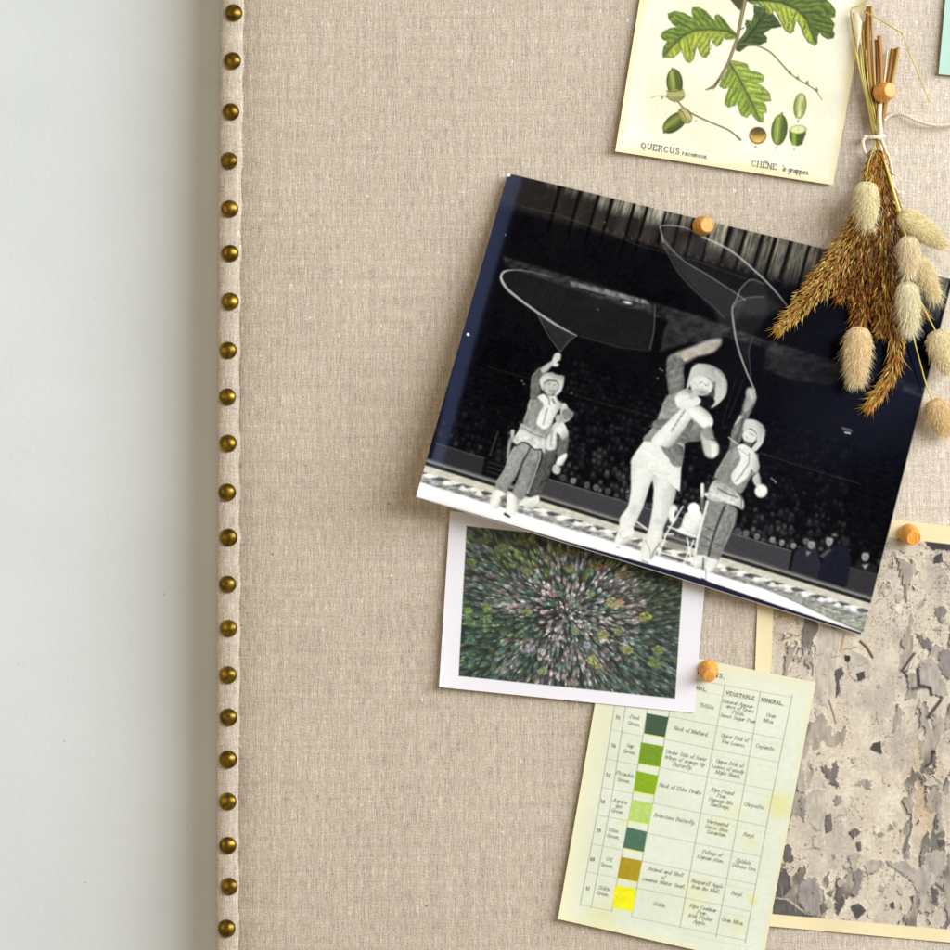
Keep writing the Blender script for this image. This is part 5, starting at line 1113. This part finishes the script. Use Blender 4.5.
# reed plumes: hundreds of pointed spikelets round a stalk
def plume(path, wprof, n, seed, cols, lens=(8, 14), spread=.55, depth=.55):
    r = random.Random(seed)
    P = spline(path, 80); V = []; F = []; ink = []
    for i in range(n):
        t = r.random() ** .9; k = min(int(t * 79), 78); c0 = P[k]; tg = P[min(k + 1, 79)] - P[max(k - 1, 0)]; tg = tg / (np.linalg.norm(tg) + 1e-9)
        side = np.array([-tg[1], tg[0], 0]); side /= np.linalg.norm(side) + 1e-9; up = np.array([0, 0, 1.])
        a = r.uniform(0, 2 * math.pi); wd = np.interp(t, np.linspace(0, 1, len(wprof)), wprof) / 2
        rad = wd * math.sqrt(r.random()) * .85
        rv = side * math.cos(a) + up * math.sin(a) * depth
        b = c0 + rv * rad
        if b[2] < 15: b[2] = 15 + r.uniform(0, 3)
        d = tg * r.uniform(.75, 1.1) + rv * spread * r.uniform(.2, 1.3) + np.array([r.gauss(0, .16), r.gauss(0, .16), r.gauss(0, .12)])
        d /= np.linalg.norm(d); ln = r.uniform(*lens) * (1 - .35 * t); w_ = r.uniform(.45, .95)
        nr = np.cross(d, np.array([r.gauss(0, 1), r.gauss(0, 1), r.gauss(0, 1)])); nr /= np.linalg.norm(nr); n2 = np.cross(d, nr)
        o = len(V)
        bend = nr * ln * r.uniform(-.12, .12)
        for q in (b, b + d * ln * .4 + nr * w_ + bend, b + d * ln * .4 - nr * w_ * .5 + n2 * w_ * .8 + bend, b + d * ln * .4 - nr * w_ * .5 - n2 * w_ * .8 + bend, b + d * ln): V.append(W(*q))
        F += [(o, o + 1, o + 2), (o, o + 2, o + 3), (o, o + 3, o + 1), (o + 4, o + 2, o + 1), (o + 4, o + 3, o + 2), (o + 4, o + 1, o + 3)]
        c = cols[r.randrange(len(cols))] * r.uniform(.75, 1.15); tip = np.clip(c * 1.25, 0, 1)
        ink += [np.clip(c * .8, 0, 1), np.clip(c, 0, 1), np.clip(c, 0, 1), np.clip(c, 0, 1), tip]
        if r.random() < .35:   # hair-fine awn
            o = len(V); e = b + d * (ln + r.uniform(3, 9)) + side * r.gauss(0, 1.5)
            for q in (b + d * ln * .5, b + d * ln * .5 + nr * .45, e): V.append(W(*q))
            F.append((o, o + 1, o + 2)); ink += [tip] * 3
    v, f_ = tube([W(*p) for p in P[::4]], .9 * S, 6); o = len(V); V += v; F += [tuple(i + o for i in q) for q in f_]; ink += [rgb(170, 124, 60)] * len(v)
    return bpart('reed_plume', V, F, CHAFF, ink, smooth=False)
G1, G2, G3, G4 = rgb(250, 206, 120), rgb(228, 170, 80), rgb(184, 118, 48), rgb(120, 70, 28)
plume([(876, 150, 14), (870, 200, 18), (852, 240, 20), (818, 286, 22), (776, 333, 20)], [3, 8, 28, 34, 34, 26, 6], 2500, 1, [G1, G1, G2, G2, G3], (6, 11), .6)
plume([(877, 150, 14), (876, 200, 17), (866, 250, 18), (862, 300, 18), (858, 336, 18)], [3, 12, 42, 50, 40, 22, 6], 2200, 2, [G2, G3, G3, G4, G4], (6, 12), .5)
plume([(879, 150, 14), (886, 200, 18), (888, 250, 20), (884, 300, 19), (880, 335, 18)], [3, 14, 40, 44, 34, 20, 8], 2100, 3, [G2, G3, G3, G4, G4, G1], (6, 12), .5)
plume([(878, 150, 14), (884, 220, 22), (888, 290, 22), (895, 335, 20), (894, 368, 20), (880, 392, 20), (869, 408, 19)], [3, 8, 18, 22, 17, 15, 11, 4], 1000, 4, [G1, G2, G2, G3], (9, 14), .42)
plume([(882, 150, 14), (893, 200, 18), (902, 240, 17), (914, 290, 16), (926, 318, 15)], [4, 9, 14, 12, 10, 5], 260, 5, [G2, G3, G1], (7, 12), .45)
plume([(873, 150, 14), (862, 210, 18), (848, 262, 18), (838, 300, 17)], [3, 12, 26, 24, 8], 900, 6, [G2, G3, G4], (6, 11), .5)

# bunny tails
def bunny(top, tip, width, h, c, seed, stalk=None, bristle=1.0, n=9500):
    r = random.Random(seed)
    c = np.array(c)
    A = np.array([top[0], top[1], h], float); B = np.array([tip[0], tip[1], h - 2], float); ax = B - A; Ln = np.linalg.norm(ax); ax /= Ln
    s1 = np.cross(ax, np.array([0, 0, 1.])); s1 /= np.linalg.norm(s1); s2 = np.cross(ax, s1)
    prof = lambda t: (width / 2 - 1.8) * math.sqrt(max(.01, 1 - abs(2 * min(1, t) ** .72 - 1) ** 2.0)) * (1.04 - .20 * t)
    c = 1.06 - (1 - c / .92) * .56 - .0; c[2] *= .88; c[1] *= .968
    V = []; F = []; ink = []; nr, ns = 16, 20
    for i in range(nr + 1):
        t = i / nr; q = A + ax * Ln * t; rr = max(.3, prof(t) * .93) if 0 < i < nr else .3
        for j in range(ns):
            a = 2 * math.pi * j / ns; V.append(W(*(q + (s1 * math.cos(a) + s2 * math.sin(a) * .95) * rr))); ink.append(np.clip(c * .97, 0, 1))
    for i in range(nr):
        for j in range(ns): F.append((i * ns + j, i * ns + (j + 1) % ns, (i + 1) * ns + (j + 1) % ns, (i + 1) * ns + j))
    for i in range(n):
        t = r.random() ** .95; a = r.uniform(0, 2 * math.pi); rv = s1 * math.cos(a) + s2 * math.sin(a) * .95
        b = A + ax * Ln * t + rv * prof(t) * r.uniform(.75, 1.0)
        long_ = r.random() < .02 * bristle * (.4 + 1.6 * t)
        ln = r.uniform(2.6, 5.2) if not long_ else r.uniform(9, 17)
        d = ax * r.uniform(.7, 1.2) + rv * r.uniform(.25, .6) + np.array([r.gauss(0, .2), r.gauss(0, .2), r.gauss(0, .16)])
        if t < .06: d += rv * .25
        d /= np.linalg.norm(d)
        pr = np.cross(d, np.array([r.gauss(0, .5), r.gauss(0, .5), 1])); pr /= np.linalg.norm(pr) + 1e-9; w_ = .24 if not long_ else .2
        o = len(V); bend = np.array([r.gauss(0, .5), r.gauss(0, .5), 0])
        for q in (b - pr * w_, b + pr * w_, b + d * ln * .55 + pr * w_ * .6 + bend * .4, b + d * ln * .55 - pr * w_ * .6 + bend * .4, b + d * ln + bend): V.append(W(*q))
        F += [(o, o + 1, o + 2, o + 3), (o + 3, o + 2, o + 4)]
        k = r.uniform(.82, 1.04); ink += [np.clip(c * k * .92, 0, 1)] * 2 + [np.clip(c * k, 0, 1)] * 2 + [np.clip(c * min(k, 1.0) * 1.06, 0, 1)]
    o = bpart('bunny_tail', V, F, FLUFF, ink)
    if stalk:
        bpy.context.view_layer.update()
        strand('stalk', stalk, .75, .75, YEL, o, steps=24)
    return o
bunny((866, 181.5), (866.8, 226), 29, 48, rgb(255, 232, 186), 1)
bunny((899, 213), (944, 246), 27, 34, rgb(255, 226, 174), 2)
bunny((908, 236), (909.5, 275), 26, 44, rgb(250, 216, 186), 3, [(884, 160, 20), (896, 200, 30), (907, 240, 42)])
bunny((916, 256), (936, 299), 25, 26, rgb(252, 218, 168), 4)
bunny((906.5, 281.5), (910.5, 330), 27, 38, rgb(255, 236, 206), 5, [(898, 215, 22), (909, 268, 26), (907, 290, 34)], 2.4)
bunny((859, 326.5), (856, 381), 31, 40, rgb(242, 200, 148), 6, None, 3.2)
bunny((936, 330), (949, 372), 31, 24, rgb(252, 222, 180), 7, [(905, 262, 20), (921, 302, 22), (936, 332, 24)])
bunny((933, 399), (947, 434), 28, 18, rgb(240, 194, 130), 8, [(910, 325, 26), (919, 358, 23), (927, 387, 20), (935, 404, 18)])

# cord
def twist(path, r, pitch, ply=3, steps=None):
    P = [Vector(W(*p)) for p in path]; m = len(P); parts = []; nrm = None; fr = []; acc = 0
    for i in range(m):
        t = (P[min(i + 1, m - 1)] - P[max(i - 1, 0)]).normalized()
        if nrm is None: nrm = t.orthogonal().normalized()
        else: nrm = (nrm - t * nrm.dot(t)).normalized()
        if i: acc += (P[i] - P[i - 1]).length
        fr.append((P[i], nrm.copy(), t.cross(nrm), acc))
    for k in range(ply):
        pt = []
        for p, a, b, s_ in fr:
            th = s_ / (pitch * S) * 2 * math.pi + 2 * math.pi * k / ply; pt.append(p + (a * math.cos(th) + b * math.sin(th)) * r * S * .52)
        parts.append(tube(pt, r * S * .60, 7))
    return merge(parts)
ring = []
for a in np.linspace(-.3, 2 * math.pi + .5, 70): ring.append((874 + 9.5 * math.cos(a), 137 - 1.2 * math.cos(a) + 1.8 * math.sin(a * 2) * .3, 12 + 9 * math.sin(a)))
pieces = [twist(ring, 1.9, 7),
          twist(spline([(866, 136, 20), (862.8, 141, 19), (863.8, 149, 16), (868, 156, 12), (876, 160, 10)], 50), 1.8, 7),
          twist(spline([(881, 138, 18), (884, 146, 15), (885, 150, 10), (889, 158, 8), (892, 172, 9), (893.6, 186, 10), (899, 194, 10)], 70), 1.6, 7),
          twist(spline([(880, 104, 12), (879.5, 118, 18), (880.5, 132, 19), (878, 139, 19)], 40), 2.2, 8)]
for i in range(26):
    a = random.uniform(-.7, .9); l_ = random.uniform(3, 7)
    pieces.append(tube([W(898, 193.5, 10), W(898 + l_ * .5 * math.cos(a), 193.5 + l_ * .5 * math.sin(a), 10 + random.uniform(-1, 2)), W(898 + l_ * math.cos(a), 193.5 + l_ * math.sin(a) + random.uniform(-1, 1), 10 + random.uniform(-2, 3))], .28 * S, 4))
V, F = merge(pieces); bpart('cord_tie', V, F, CORD, None)
tw = spline([(884, 120, 3), (889, 115.5, 3), (897, 113.5, 4), (905, 115, 7), (918, 121, 10), (935, 125, 11), (952, 123.5, 11), (985, 116, 10), (1030, 112, 8)], 220)
V, F = twist(tw, 1.8, 7.5)
cord = pyobj('twine', V, F, CORD); tag(cord, 'thin white twisted twine running from the grass bunch to the right edge', 'twine')

# ============================================================ LIGHT
def area(name, loc, target, sx, sy, power, col):
    l = bpy.data.lights.new(name, 'AREA'); l.shape = 'RECTANGLE'; l.size = sx; l.size_y = sy; l.energy = power; l.color = col
    o = bpy.data.objects.new(name, l); COL.objects.link(o); o.location = loc
    o.rotation_euler = (Vector(target) - Vector(loc)).to_track_quat('-Z', 'Y').to_euler(); return o
area('window_light', (1.78, -1.38, .66), (0, 0, 0), 3.0, 1.0, 100, (.90, .95, 1.0))
area('room_fill', (-1.7, -1.9, .3), (-.1, 0, 0), 1.6, 1.6, 9, (1.0, .86, .66))
w = bpy.data.worlds.new('World'); scn.world = w; w.use_nodes = True
bg = w.node_tree.nodes['Background']; bg.inputs[0].default_value = (1.0, .82, .60, 1); bg.inputs[1].default_value = .40

# ============================================================ CAMERA
cam = bpy.data.cameras.new('Camera'); co = bpy.data.objects.new('Camera', cam); COL.objects.link(co)
co.location = (0, -D, 0); co.rotation_euler = (math.radians(90), 0, 0)
cam.sensor_width = 36; cam.lens = 36 * D / (950 * S); cam.clip_end = 50; cam.clip_start = .01
scn.camera = co
scn.view_settings.view_transform = 'Standard'; scn.view_settings.look = 'None'; scn.view_settings.exposure = 0; scn.view_settings.gamma = 1
